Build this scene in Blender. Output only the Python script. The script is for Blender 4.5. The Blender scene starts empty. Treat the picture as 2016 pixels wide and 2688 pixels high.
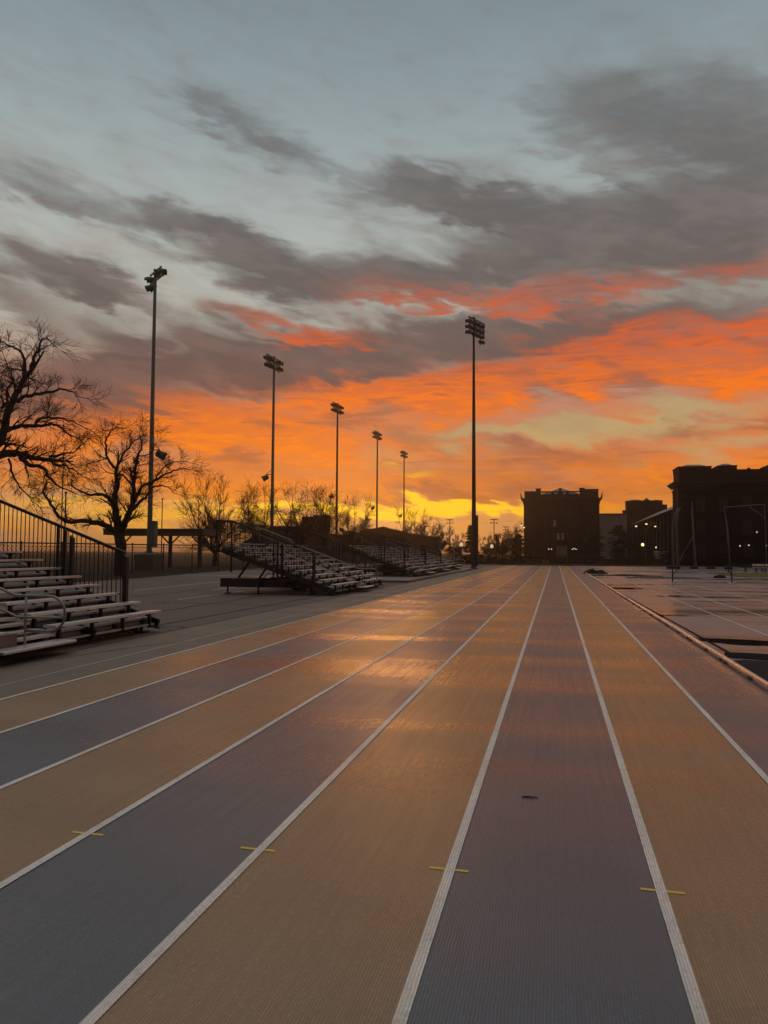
import bpy, bmesh, math, random
import numpy as np
from mathutils import Vector, Matrix

# ------------------------------------------------------------------ camera
SC = bpy.context.scene
COL = SC.collection
FPX, PITCH, YAW, ROLL, CAMH = 1999.29, 0.0528068, 0.221189, -0.0058502, 1.6735
WPX, HPX = 2016.0, 2688.0
cam_d = bpy.data.cameras.new('camera')
cam_d.sensor_fit = 'VERTICAL'
cam_d.sensor_height = 36.0
cam_d.lens = 36.0 * FPX / HPX
cam_d.clip_start, cam_d.clip_end = 0.05, 5000.0
cam = bpy.data.objects.new('camera', cam_d)
COL.objects.link(cam)
cam.matrix_world = (Matrix.Translation((0, 0, CAMH)) @ Matrix.Rotation(YAW, 4, 'Z')
                    @ Matrix.Rotation(math.pi / 2 + PITCH, 4, 'X') @ Matrix.Rotation(-ROLL, 4, 'Z'))
SC.camera = cam
SC.view_settings.view_transform = 'Standard'
SC.view_settings.look = 'None'
SC.view_settings.exposure = 0.0
SC.view_settings.gamma = 1.0
SC.view_settings.use_curve_mapping = False
SC.cycles.max_bounces = 6
SC.cycles.diffuse_bounces = 2
SC.cycles.glossy_bounces = 3
SC.cycles.volume_bounces = 0
SC.cycles.sample_clamp_indirect = 3.0


def ray(px, py):
    a, b = px - WPX / 2, py - HPX / 2
    cr, sr = math.cos(ROLL), math.sin(ROLL)
    u, v = a * cr + b * sr, -a * sr + b * cr
    r, up = u / FPX, -v / FPX
    f = math.cos(PITCH) - up * math.sin(PITCH)
    z = math.sin(PITCH) + up * math.cos(PITCH)
    return Vector((r * math.cos(YAW) - f * math.sin(YAW), r * math.sin(YAW) + f * math.cos(YAW), z))


def at(px, py, depth):
    """the place at a given depth along the view, seen at a pixel of the photograph"""
    d = ray(px, py)
    f = -d.x * math.sin(YAW) + d.y * math.cos(YAW)
    return d * (depth / f) + Vector((0, 0, CAMH))


def ground_at(px, py, z=0.0):
    d = ray(px, py)
    return d * ((z - CAMH) / d.z) + Vector((0, 0, CAMH))


def lin(r, g, b):
    def f(c):
        c /= 255.0
        return c / 12.92 if c <= 0.04045 else ((c + 0.055) / 1.055) ** 2.4
    return (f(r), f(g), f(b), 1.0)


# ------------------------------------------------------------------ sky
SKY_DEBUG = False
world = bpy.data.worlds.new('World')
SC.world = world
world.use_nodes = True


def build_sky():
    nt = world.node_tree
    nt.nodes.clear()
    N, L = nt.nodes, nt.links

    def node(t, **kw):
        n = N.new(t)
        for k, v in kw.items():
            setattr(n, k, v)
        return n

    def setin(n, i, v):
        if isinstance(v, bpy.types.NodeSocket):
            L.new(v, n.inputs[i])
        else:
            n.inputs[i].default_value = v

    def m(op, a, b=None, c=None, clamp=False):
        n = node('ShaderNodeMath', operation=op, use_clamp=clamp)
        setin(n, 0, a)
        if b is not None:
            setin(n, 1, b)
        if c is not None:
            setin(n, 2, c)
        return n.outputs[0]

    def rng(v, a, b, c=0.0, d=1.0, kind='SMOOTHSTEP'):
        n = node('ShaderNodeMapRange', interpolation_type=kind)
        setin(n, 0, v)
        for i, q in enumerate((a, b, c, d)):
            setin(n, 1 + i, q)
        return n.outputs[0]

    def mix(f, a, b):
        n = node('ShaderNodeMix', data_type='RGBA', clamp_factor=True)
        setin(n, 0, f)
        setin(n, 6, a)
        setin(n, 7, b)
        return n.outputs[2]

    tc = node('ShaderNodeTexCoord')
    sep = node('ShaderNodeSeparateXYZ')
    L.new(tc.outputs['Generated'], sep.inputs[0])
    az = m('MULTIPLY', m('ARCTAN2', sep.outputs[0], sep.outputs[1]), 180 / math.pi)
    el = m('MULTIPLY', m('ARCSINE', sep.outputs[2]), 180 / math.pi)
    comb = node('ShaderNodeCombineXYZ')
    L.new(az, comb.inputs[0])
    L.new(el, comb.inputs[1])
    P = comb.outputs[0]

    def mapping(v, loc=(0, 0, 0), rot=0.0, scale=(1, 1, 1), kind='TEXTURE'):
        n = node('ShaderNodeMapping', vector_type=kind)
        L.new(v, n.inputs[0])
        n.inputs[1].default_value = loc
        n.inputs[2].default_value = (0, 0, rot)
        n.inputs[3].default_value = scale
        return n.outputs[0]

    def noise(v, scale, detail=6.0, rough=0.55, dist=0.0):
        n = node('ShaderNodeTexNoise', noise_dimensions='2D')
        L.new(v, n.inputs['Vector'])
        n.inputs['Scale'].default_value = scale
        n.inputs['Detail'].default_value = detail
        n.inputs['Roughness'].default_value = rough
        n.inputs['Distortion'].default_value = dist
        return n

    # wind-drawn noise: long along a line falling gently to the right
    W1 = mapping(P, (0, 0, 0), math.radians(-12), (6.5, 2.2, 1))
    W2 = mapping(P, (3, 9, 0), math.radians(-9), (3.2, 0.9, 1))
    W3 = mapping(P, (5, 2, 0), math.radians(2), (5.5, 0.55, 1))
    n1 = noise(W1, 1.0, 5, 0.5, 0.3)
    n2 = noise(W2, 1.0, 4, 0.55, 0.3)
    n3 = noise(W3, 1.0, 4, 0.6, 0.4)
    # warp the place where a cloud is looked up, so that its edge is ragged
    def warp(nz, amp, add):
        v = node('ShaderNodeVectorMath', operation='MULTIPLY_ADD')
        L.new(nz, v.inputs[0])
        v.inputs[1].default_value = amp
        L.new(add, v.inputs[2])
        return v.outputs[0]
    PW = warp(n1.outputs[0], (6.0, -4.0, 0), warp(n2.outputs[0], (3.0, 1.6, 0), warp(n3.outputs[0], (2, .4, 0), P)))
    OFF = Vector((3.0 + 1.5 + 1.0, -2.0 + .8 + .2))

    K = 1.2152

    A0, A1, E0, E1, NG = -52.0, 26.0, -4.0, 44.0, 192

    def blobs(v, lst, shear=0.0, rank=9):
        # the sum of soft ellipses, factored into products of one curve in azimuth and one in (sheared) elevation
        ga = np.linspace(A0, A1, NG)[None, :]
        ge = np.linspace(E0 - 6, E1 + 6, NG)[:, None]
        ee = ge - shear * (ga + 13.0)
        M = np.zeros((NG, NG))
        for (x, y, rx, ry, ang, amp) in lst:
            d = ray(x * K, y * K)
            a = math.degrees(math.atan2(d.x, d.y))
            e = math.degrees(math.atan2(d.z, math.hypot(d.x, d.y)))
            t = math.radians(-ang)
            dx, dy = ga - a, ee - e
            px, py = dx * math.cos(t) + dy * math.sin(t), -dx * math.sin(t) + dy * math.cos(t)
            q = np.clip(1 - np.hypot(px / (rx / 28.7 * 1.5), py / (ry / 28.7 * 1.5)), 0, 1)
            M += amp * q * q * (3 - 2 * q)
        M = M * np.clip((ga - A0) / 4, 0, 1) * np.clip((A1 - ga) / 4, 0, 1)
        U, S, V = np.linalg.svd(M)
        if SKY_DEBUG:
            print('sky rank error', np.abs(M - (U[:, :rank] * S[:rank]) @ V[:rank]).max(), M.max())
        s2 = node('ShaderNodeSeparateXYZ')
        L.new(v, s2.inputs[0])
        av = m('SUBTRACT', s2.outputs[0], OFF.x)
        ev = m('MULTIPLY_ADD', av, shear, m('SUBTRACT', m('ADD', s2.outputs[1], 13.0 * shear), OFF.y))
        ta, te = rng(av, A0, A1, 0, 1, 'LINEAR'), rng(ev, E0 - 6, E1 + 6, 0, 1, 'LINEAR')

        def curves(t, F):
            n = node('ShaderNodeRGBCurve')
            cb = node('ShaderNodeCombineXYZ')
            for k in range(3):
                L.new(t, cb.inputs[k])
            L.new(cb.outputs[0], n.inputs[1])
            mx = np.abs(F).max(1) + 1e-9
            for k in range(3):
                cu = n.mapping.curves[k]
                xs = np.arange(0, NG, 3) / (NG - 1)
                ys = F[k, ::3] / mx[k] * .5 + .5
                cu.points[0].location = (0, ys[0])
                cu.points[-1].location = (1, ys[-1])
                for x_, y_ in zip(xs[1:-1], ys[1:-1]):
                    cu.points.new(float(x_), float(y_))
                for p_ in cu.points:
                    p_.handle_type = 'AUTO'
            n.mapping.update()
            r = node('ShaderNodeVectorMath', operation='MULTIPLY_ADD')
            L.new(n.outputs[0], r.inputs[0])
            r.inputs[1].default_value = tuple(2 * mx)
            r.inputs[2].default_value = tuple(-mx)
            return r.outputs[0]
        acc = None
        for k in range(0, rank, 3):
            w = np.sqrt(S[k:k + 3])
            d_ = node('ShaderNodeVectorMath', operation='DOT_PRODUCT')
            L.new(curves(ta, V[k:k + 3] * w[:, None]), d_.inputs[0])
            L.new(curves(te, U[:, k:k + 3].T * w[:, None]), d_.inputs[1])
            acc = d_.outputs['Value'] if acc is None else m('ADD', acc, d_.outputs['Value'])
        return m('MAXIMUM', acc, 0.0)

    def ramp(stops):
        n = node('ShaderNodeValToRGB')
        t = m('MULTIPLY', el, 1 / 60.0)
        L.new(t, n.inputs[0])
        cr = n.color_ramp
        cr.elements[0].position, cr.elements[0].color = 0.0, lin(*stops[0][1])
        cr.elements[1].position, cr.elements[1].color = 1.0, lin(*stops[-1][1])
        for p, c in stops[1:-1]:
            cr.elements.new(p / 60.0).color = lin(*c)
        return n.outputs[0]

    SKYDATA(dict(P=P, PW=PW, az=az, el=el, m=m, rng=rng, mix=mix, blobs=blobs, ramp=ramp,
                             n1=n1.outputs[0], n2=n2.outputs[0], n3=n3.outputs[0], N=N, L=L, node=node, setin=setin))


def SKYDATA(g):
    m, rng, mix, blobs, ramp, el, az = (g[k] for k in ('m', 'rng', 'mix', 'blobs', 'ramp', 'el', 'az'))
    n1, n2, n3 = g['n1'], g['n2'], g['n3']
    # clear air between the clouds
    base = ramp([(-3, (120, 74, 40)), (0, (196, 118, 48)), (1.0, (222, 150, 58)), (2.2, (240, 162, 56)), (4, (232, 140, 56)),
                 (7, (228, 130, 62)), (9.5, (216, 128, 76)), (12.5, (188, 144, 120)), (15.5, (180, 178, 164)), (19, (182, 184, 174)), (23, (174, 181, 177)),
                 (29, (154, 167, 169)), (36, (131, 146, 151)), (44, (126, 132, 132)), (60, (134, 122, 114))])
    # clouds the light does not reach
    dark = ramp([(0, (160, 92, 44)), (3, (184, 98, 46)), (6, (158, 92, 62)), (9, (122, 84, 70)), (13, (106, 82, 76)), (18, (102, 90, 86)),
                 (24, (100, 95, 93)), (32, (106, 108, 109)), (60, (96, 102, 108))])
    # clouds lit from below the horizon
    lit = ramp([(0, (226, 128, 40)), (2.5, (255, 168, 24)), (5, (254, 140, 28)), (8.5, (255, 134, 26)), (12, (248, 120, 28)),
                (15, (222, 98, 42)), (20, (180, 100, 76)), (60, (150, 110, 100))])
    D = blobs(g['PW'], [
        (520, 285, 150, 50, 20, .7), (690, 350, 130, 22, 18, .5), (440, 245, 90, 30, 10, .35), (580, 320, 60, 20, 20, .3),
        (1290, 215, 200, 75, 8, .7), (1460, 270, 250, 95, 8, .8), (1610, 340, 220, 110, 0, .7), (1640, 150, 120, 60, 0, .3), (1390, 80, 200, 40, 30, .18),
        (920, 415, 180, 46, 6, 1.0), (1100, 455, 260, 64, 10, 1.0), (1000, 540, 300, 40, 4, .35), (1330, 505, 330, 75, 6, .8), (1540, 470, 230, 95, 5, .7), (1310, 385, 110, 22, 32, .6),
        (1350, 570, 420, 45, 2, .7), (780, 455, 90, 30, 15, .4),
        (230, 470, 170, 36, 8, .6), (410, 500, 150, 46, 12, .95), (520, 530, 110, 44, 28, .95), (650, 580, 140, 46, 18, .95), (50, 395, 130, 40, 10, .55),
        (830, 590, 190, 44, 8, .9), (1030, 590, 260, 40, 0, .7),
        (70, 590, 170, 40, 8, 1.05), (230, 625, 120, 30, 12, .85), (20, 665, 80, 34, 10, .8), (190, 690, 90, 16, 5, .4), (350, 690, 140, 18, 12, .35),
        (590, 625, 130, 46, 15, .75), (470, 590, 120, 24, 10, .35), (720, 640, 200, 40, 8, .5),
        (230, 760, 150, 56, 14, .95), (420, 765, 200, 56, 2, .9), (640, 760, 240, 62, 5, .95), (860, 755, 260, 60, 0, .95), (1010, 720, 240, 44, 0, .7), (1250, 690, 260, 34, 0, .7), (560, 800, 300, 40, 0, .6),
        (150, 860, 300, 70, 8, 1.0), (420, 830, 260, 52, 0, .8), (660, 800, 240, 40, 0, .7), (120, 905, 220, 44, 0, .8),
        (1150, 740, 300, 60, 0, .7), (1420, 650, 300, 50, 0, .6), (1620, 640, 160, 40, 0, .5),
        (1200, 975, 240, 18, 2, .6), (1540, 915, 200, 12, 0, .7), (880, 940, 110, 12, 8, .75), (1050, 1000, 420, 22, 0, .5),
        (140, 1010, 200, 30, 0, .5), (400, 1000, 160, 16, 0, .4), (1250, 1040, 460, 34, 0, .6), (1000, 1030, 200, 12, 0, .5),
        (640, 1060, 240, 24, 0, .6), (990, 1070, 260, 20, 0, .8), (1250, 1085, 200, 14, 0, .4), (560, 1010, 120, 8, 0, .5),
    ], .14, 24)
    O = blobs(g['PW'], [
        (1000, 645, 230, 26, 8, .9), (760, 640, 150, 22, 10, .4), (1180, 640, 260, 30, 0, .8), (1560, 690, 280, 34, -3, .9), (1580, 560, 190, 24, 0, .45),
        (620, 705, 150, 24, 5, .7), (740, 735, 150, 26, 5, .5), (1330, 710, 260, 36, -2, .7), (1230, 610, 200, 16, 0, .5),
        (1350, 780, 420, 46, -3, .9), (1560, 790, 320, 60, -4, .9), (1060, 830, 380, 40, -3, .95), (760, 862, 330, 34, 0, .9),
        (450, 905, 300, 34, 2, .8), (560, 950, 330, 36, 0, .8), (340, 960, 260, 36, 0, .8), (90, 1000, 200, 50, 0, .4), (700, 1000, 260, 30, 0, .6),
        (1230, 985, 360, 12, -2, .45), (1420, 1010, 330, 30, 0, .5), (1620, 1000, 160, 30, 0, .6), (500, 1050, 350, 34, 0, .8), (900, 1040, 250, 14, 0, .5),
        (1330, 1075, 200, 18, 0, .6), (880, 905, 300, 18, 0, .5),
    ], -.04, 12)
    Y = blobs(g['PW'], [(960, 1106, 250, 11, 0, 1.35), (740, 1112, 200, 16, 0, .9), (880, 1018, 110, 5, 0, .3), (1100, 1103, 200, 7, 0, .7),
                        (330, 1095, 300, 18, 0, .3), (80, 1112, 260, 18, 0, .28), (560, 1104, 220, 12, 0, .45), (1040, 862, 220, 9, 0, .55), (560, 980, 130, 6, 0, .2), (300, 1120, 260, 9, 0, .4)], 0, 6)
    G = blobs(g['PW'], [(1270, 925, 300, 30, -3, .9), (1520, 872, 220, 26, -6, .6), (1560, 955, 240, 22, -3, .8), (1000, 935, 160, 22, 0, .6),
                        (800, 985, 150, 20, 0, .8), (960, 1010, 140, 10, 0, .5), (620, 975, 110, 10, 0, .6), (60, 1100, 150, 40, 0, .3),
                        (30, 1030, 140, 30, 0, .4),
                        (250, 985, 160, 9, 0, .7), (480, 1000, 200, 8, 0, .8), (330, 1065, 200, 9, 0, .6), (160, 1060, 160, 10, 0, .6), (700, 930, 120, 8, 3, .5)], 0, 9)
    # loose cloud everywhere else in the sky (behind and overhead too)
    far_az = m('ABSOLUTE', m('SUBTRACT', az, -12.7))
    out = m('MAXIMUM', rng(far_az, 27, 40), rng(el, 38, 48))
    loose = m('MULTIPLY', rng(n1, 0.42, 0.68), m('MULTIPLY', out, 0.8))
    D = m('ADD', D, loose)
    # wisps: the noise eats into thin cloud and leaves thick cloud alone
    Dn = m('ADD', D, m('MULTIPLY', m('SUBTRACT', n1, 0.5), 0.65))
    Dn = m('ADD', Dn, m('MULTIPLY', m('SUBTRACT', n2, 0.5), 0.6))
    low = rng(el, 11, 5)
    Dn = m('ADD', Dn, m('MULTIPLY', m('MULTIPLY', m('SUBTRACT', n3, 0.52), low), 1.5))
    Dm = m('MULTIPLY', rng(Dn, -0.28, 1.3), 0.95)
    lightr = m('MULTIPLY', rng(m('ADD', n1, m('MULTIPLY', m('SUBTRACT', n2, .5), .8)), .35, .75), .30)
    dark = mix(lightr, dark, ramp([(0, (220, 130, 60)), (5, (214, 122, 66)), (9, (168, 112, 88)), (13, (146, 112, 98)), (18, (138, 122, 114)), (30, (140, 140, 138)), (60, (130, 126, 122))]))
    On = m('ADD', O, m('MULTIPLY', m('SUBTRACT', n3, 0.5), 1.5))
    On = m('ADD', On, m('MULTIPLY', m('SUBTRACT', n2, 0.5), 0.7))
    stre = m('ADD', 0.28, m('MULTIPLY', rng(m('ADD', n3, m('MULTIPLY', m('SUBTRACT', n2, .5), .5)), .34, .66), .72))
    Om = m('MULTIPLY', m('MULTIPLY', rng(On, -0.1, 1.3, 0, .97), rng(O, 0.0, 0.6)), stre)
    # colour
    veil = m('MULTIPLY', rng(m('ADD', n1, m('MULTIPLY', n2, .5)), 0.55, 1.0), rng(el, 33, 12, 0, .35))
    c = mix(veil, base, lin(176, 150, 136))
    c = mix(rng(m('ADD', G, m('MULTIPLY', m('MULTIPLY_ADD', n3, .5, m('SUBTRACT', n2, .75)), .9)), .1, 1.0, 0, .8), c, lin(190, 172, 120))
    c = mix(Dm, c, dark)
    under = ramp([(0, (214, 122, 44)), (2.5, (234, 138, 34)), (5, (236, 126, 34)), (8.5, (234, 116, 34)), (12, (206, 98, 46)), (15, (166, 86, 60)), (20, (142, 92, 82)), (60, (120, 100, 96))])
    Os = m('MULTIPLY', rng(m('ADD', O, m('MULTIPLY', m('SUBTRACT', n2, .5), .8)), .02, 1.0), .80)
    c = mix(Os, c, under)
    c = mix(Om, c, lit)
    shade = m('MULTIPLY', rng(m('ADD', m('MULTIPLY', n3, .55), m('MULTIPLY', n1, .65)), .60, .78), m('MULTIPLY', rng(el, 3, 7, 0, .6), rng(O, .05, .5)))
    c = mix(shade, c, dark)
    Yn = rng(m('ADD', Y, m('MULTIPLY', m('SUBTRACT', n3, 0.5), 1.0)), 0.05, 1.0)
    hot = g['N'].new('ShaderNodeRGB')
    hot.outputs[0].default_value = (1.28, 0.70, 0.01, 1)
    c = mix(m('MULTIPLY', Yn, rng(Y, 0.02, 0.25)), c, hot.outputs[0])
    # away from the sunset the low sky is plain dusk grey
    away = m('MULTIPLY', rng(far_az, 45, 120), rng(el, 60, 20))
    c = mix(away, c, lin(72, 62, 58))
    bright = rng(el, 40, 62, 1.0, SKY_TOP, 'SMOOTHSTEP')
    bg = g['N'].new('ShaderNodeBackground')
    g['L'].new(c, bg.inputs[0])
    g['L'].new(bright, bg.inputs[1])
    o = g['N'].new('ShaderNodeOutputWorld')
    g['L'].new(bg.outputs[0], o.inputs[0])


SKY_TOP = 3.3  # unseen overhead sky boosted to throw extra light on the ground
build_sky()

# ------------------------------------------------------------------ low sun behind the cloud bank
SUN_AZ, SUN_EL = -14.5, 2.0
sun_d = bpy.data.lights.new('sun', 'SUN')
sun_d.energy = 0.24
sun_d.angle = math.radians(10)
sun_d.color = (1.0, 0.42, 0.12)
sun = bpy.data.objects.new('sun', sun_d)
COL.objects.link(sun)
_d = Vector((math.sin(math.radians(SUN_AZ)), math.cos(math.radians(SUN_AZ)), math.tan(math.radians(SUN_EL))))
sun.rotation_euler = _d.to_track_quat('Z', 'Y').to_euler()
sun.location = (0, 0, 60)


# ------------------------------------------------------------------ mesh and scene helpers
class MB:
    def __init__(self):
        self.v, self.f, self.mi, self.cur = [], [], [], 0

    def add(self, vs, fs):
        o = len(self.v)
        self.v += [tuple(p) for p in vs]
        for f in fs:
            self.f.append(tuple(i + o for i in f))
            self.mi.append(self.cur)
        return self

    def hexa(self, b, t):
        return self.add(list(b) + list(t), [(3, 2, 1, 0), (4, 5, 6, 7), (0, 1, 5, 4), (1, 2, 6, 5), (2, 3, 7, 6), (3, 0, 4, 7)])

    def box(self, x0, x1, y0, y1, z0, z1, top=0.0):
        t = top
        return self.hexa([(x0, y0, z0), (x1, y0, z0), (x1, y1, z0), (x0, y1, z0)],
                         [(x0 + t, y0 + t, z1), (x1 - t, y0 + t, z1), (x1 - t, y1 - t, z1), (x0 + t, y1 - t, z1)])

    def beam(self, a, b, w, h=None, up=(0, 0, 1)):
        a, b = Vector(a), Vector(b)
        h = w if h is None else h
        d = (b - a).normalized()
        s = d.cross(Vector(up))
        if s.length < 1e-4:
            s = d.cross(Vector((1, 0, 0)))
        s.normalize()
        u = s.cross(d)
        q = [s * x * w / 2 + u * y * h / 2 for x, y in ((-1, -1), (1, -1), (1, 1), (-1, 1))]
        return self.hexa([a + p for p in q], [b + p for p in q])

    def tube(self, pts, rad, n=6, cap=True):
        pts = [Vector(p) for p in pts]
        if not hasattr(rad, '__len__'):
            rad = [rad] * len(pts)
        o = len(self.v)
        s = None
        for i, p in enumerate(pts):
            d = (pts[min(i + 1, len(pts) - 1)] - pts[max(i - 1, 0)])
            d = d.normalized() if d.length > 1e-9 else Vector((0, 0, 1))
            if s is None:
                s = d.cross(Vector((0.3, 0.2, 1)))
                if s.length < 1e-3:
                    s = d.cross(Vector((1, 0, 0)))
            else:
                s = s - d * s.dot(d)
            s.normalize()
            t = d.cross(s)
            for k in range(n):
                a = 2 * math.pi * k / n
                self.v.append(tuple(p + (s * math.cos(a) + t * math.sin(a)) * rad[i]))
        for i in range(len(pts) - 1):
            for k in range(n):
                k2 = (k + 1) % n
                self.f.append((o + i * n + k, o + i * n + k2, o + (i + 1) * n + k2, o + (i + 1) * n + k))
                self.mi.append(self.cur)
        if cap and n > 2:
            self.f.append(tuple(o + k for k in range(n))[::-1])
            self.f.append(tuple(o + (len(pts) - 1) * n + k for k in range(n)))
            self.mi += [self.cur, self.cur]
        return self

    def ball(self, c, r, n=8, m=6, sz=1.0):
        c = Vector(c)
        vs = [c + Vector((0, 0, -r * sz))]
        for j in range(1, m):
            a = -math.pi / 2 + math.pi * j / m
            for k in range(n):
                b = 2 * math.pi * k / n
                vs.append(c + Vector((r * math.cos(a) * math.cos(b), r * math.cos(a) * math.sin(b), r * math.sin(a) * sz)))
        vs.append(c + Vector((0, 0, r * sz)))
        fs = []
        for k in range(n):
            fs.append((0, 1 + (k + 1) % n, 1 + k))
            fs.append((len(vs) - 1, 1 + (m - 2) * n + k, 1 + (m - 2) * n + (k + 1) % n))
        for j in range(m - 2):
            for k in range(n):
                a, b = 1 + j * n + k, 1 + j * n + (k + 1) % n
                fs.append((a, b, b + n, a + n))
        return self.add(vs, fs)

    def hip(self, x0, x1, y0, y1, z0, z1, cut=0.0):
        cx, cy = (x0 + x1) / 2, (y0 + y1) / 2
        k = cut
        return self.hexa([(x0, y0, z0), (x1, y0, z0), (x1, y1, z0), (x0, y1, z0)],
                         [(cx + (x0 - cx) * k, cy + (y0 - cy) * k, z1), (cx + (x1 - cx) * k, cy + (y0 - cy) * k, z1),
                          (cx + (x1 - cx) * k, cy + (y1 - cy) * k, z1), (cx + (x0 - cx) * k, cy + (y1 - cy) * k, z1)])

    def build(self, name, mat, parent=None, smooth=False, bevel=0.0):
        me = bpy.data.meshes.new(name)
        me.from_pydata(self.v, [], self.f)
        mats = mat if isinstance(mat, (list, tuple)) else [mat]
        for q in mats:
            me.materials.append(q)
        if len(mats) > 1:
            me.polygons.foreach_set('material_index', self.mi)
        if smooth:
            me.polygons.foreach_set('use_smooth', [True] * len(me.polygons))
        me.update()
        o = bpy.data.objects.new(name, me)
        COL.objects.link(o)
        if parent is not None:
            o.parent = parent
        if bevel:
            b = o.modifiers.new('bevel', 'BEVEL')
            b.width, b.segments, b.limit_method = bevel, 2, 'ANGLE'
        return o


def tag(o, label, cat, group=None, kind=None):
    o['label'] = label
    o['category'] = cat
    if group:
        o['group'] = group
    if kind:
        o['kind'] = kind
    return o


def thing(name, label, cat, loc=(0, 0, 0), rz=0.0, group=None):
    o = bpy.data.objects.new(name, None)
    o.empty_display_size = 0.3
    COL.objects.link(o)
    o.location = loc
    o.rotation_euler = (0, 0, rz)
    return tag(o, label, cat, group)


def struct(o):
    o['kind'] = 'structure'
    return o


def dup(o, parent=None, **kw):
    c = o.copy()
    COL.objects.link(c)
    c.parent = parent
    for ch in list(o.children):
        dup(ch, c)
    for k, v in kw.items():
        if k == 'label':
            c['label'] = v
        else:
            setattr(c, k, v)
    return c


def mat(name, col, rough=0.6, metal=0.0, var=0.25, scale=6.0, bump=0.0, bscale=40.0, spec=0.5, emit=None, strength=0.0, trans=0.0):
    ma = bpy.data.materials.new(name)
    ma.use_nodes = True
    nt = ma.node_tree
    p = nt.nodes['Principled BSDF']
    p.inputs['Roughness'].default_value = rough
    p.inputs['Metallic'].default_value = metal
    p.inputs['Specular IOR Level'].default_value = spec
    tc = nt.nodes.new('ShaderNodeTexCoord')
    n = nt.nodes.new('ShaderNodeTexNoise')
    n.inputs['Scale'].default_value = scale
    n.inputs['Detail'].default_value = 4
    nt.links.new(tc.outputs['Object'], n.inputs['Vector'])
    mx = nt.nodes.new('ShaderNodeMix')
    mx.data_type = 'RGBA'
    nt.links.new(n.outputs[0], mx.inputs[0])
    mx.inputs[6].default_value = tuple(c * (1 - var) for c in col) + (1,)
    mx.inputs[7].default_value = tuple(min(1, c * (1 + var)) for c in col) + (1,)
    nt.links.new(mx.outputs[2], p.inputs['Base Color'])
    if bump:
        n2 = nt.nodes.new('ShaderNodeTexNoise')
        n2.inputs['Scale'].default_value = bscale
        n2.inputs['Detail'].default_value = 3
        nt.links.new(tc.outputs['Object'], n2.inputs['Vector'])
        b = nt.nodes.new('ShaderNodeBump')
        b.inputs['Strength'].default_value = bump
        b.inputs['Distance'].default_value = 0.02
        nt.links.new(n2.outputs[0], b.inputs['Height'])
        nt.links.new(b.outputs[0], p.inputs['Normal'])
    if emit:
        p.inputs['Emission Color'].default_value = tuple(emit) + (1,)
        p.inputs['Emission Strength'].default_value = strength
    if trans:
        p.inputs['Transmission Weight'].default_value = trans
    return ma


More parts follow.
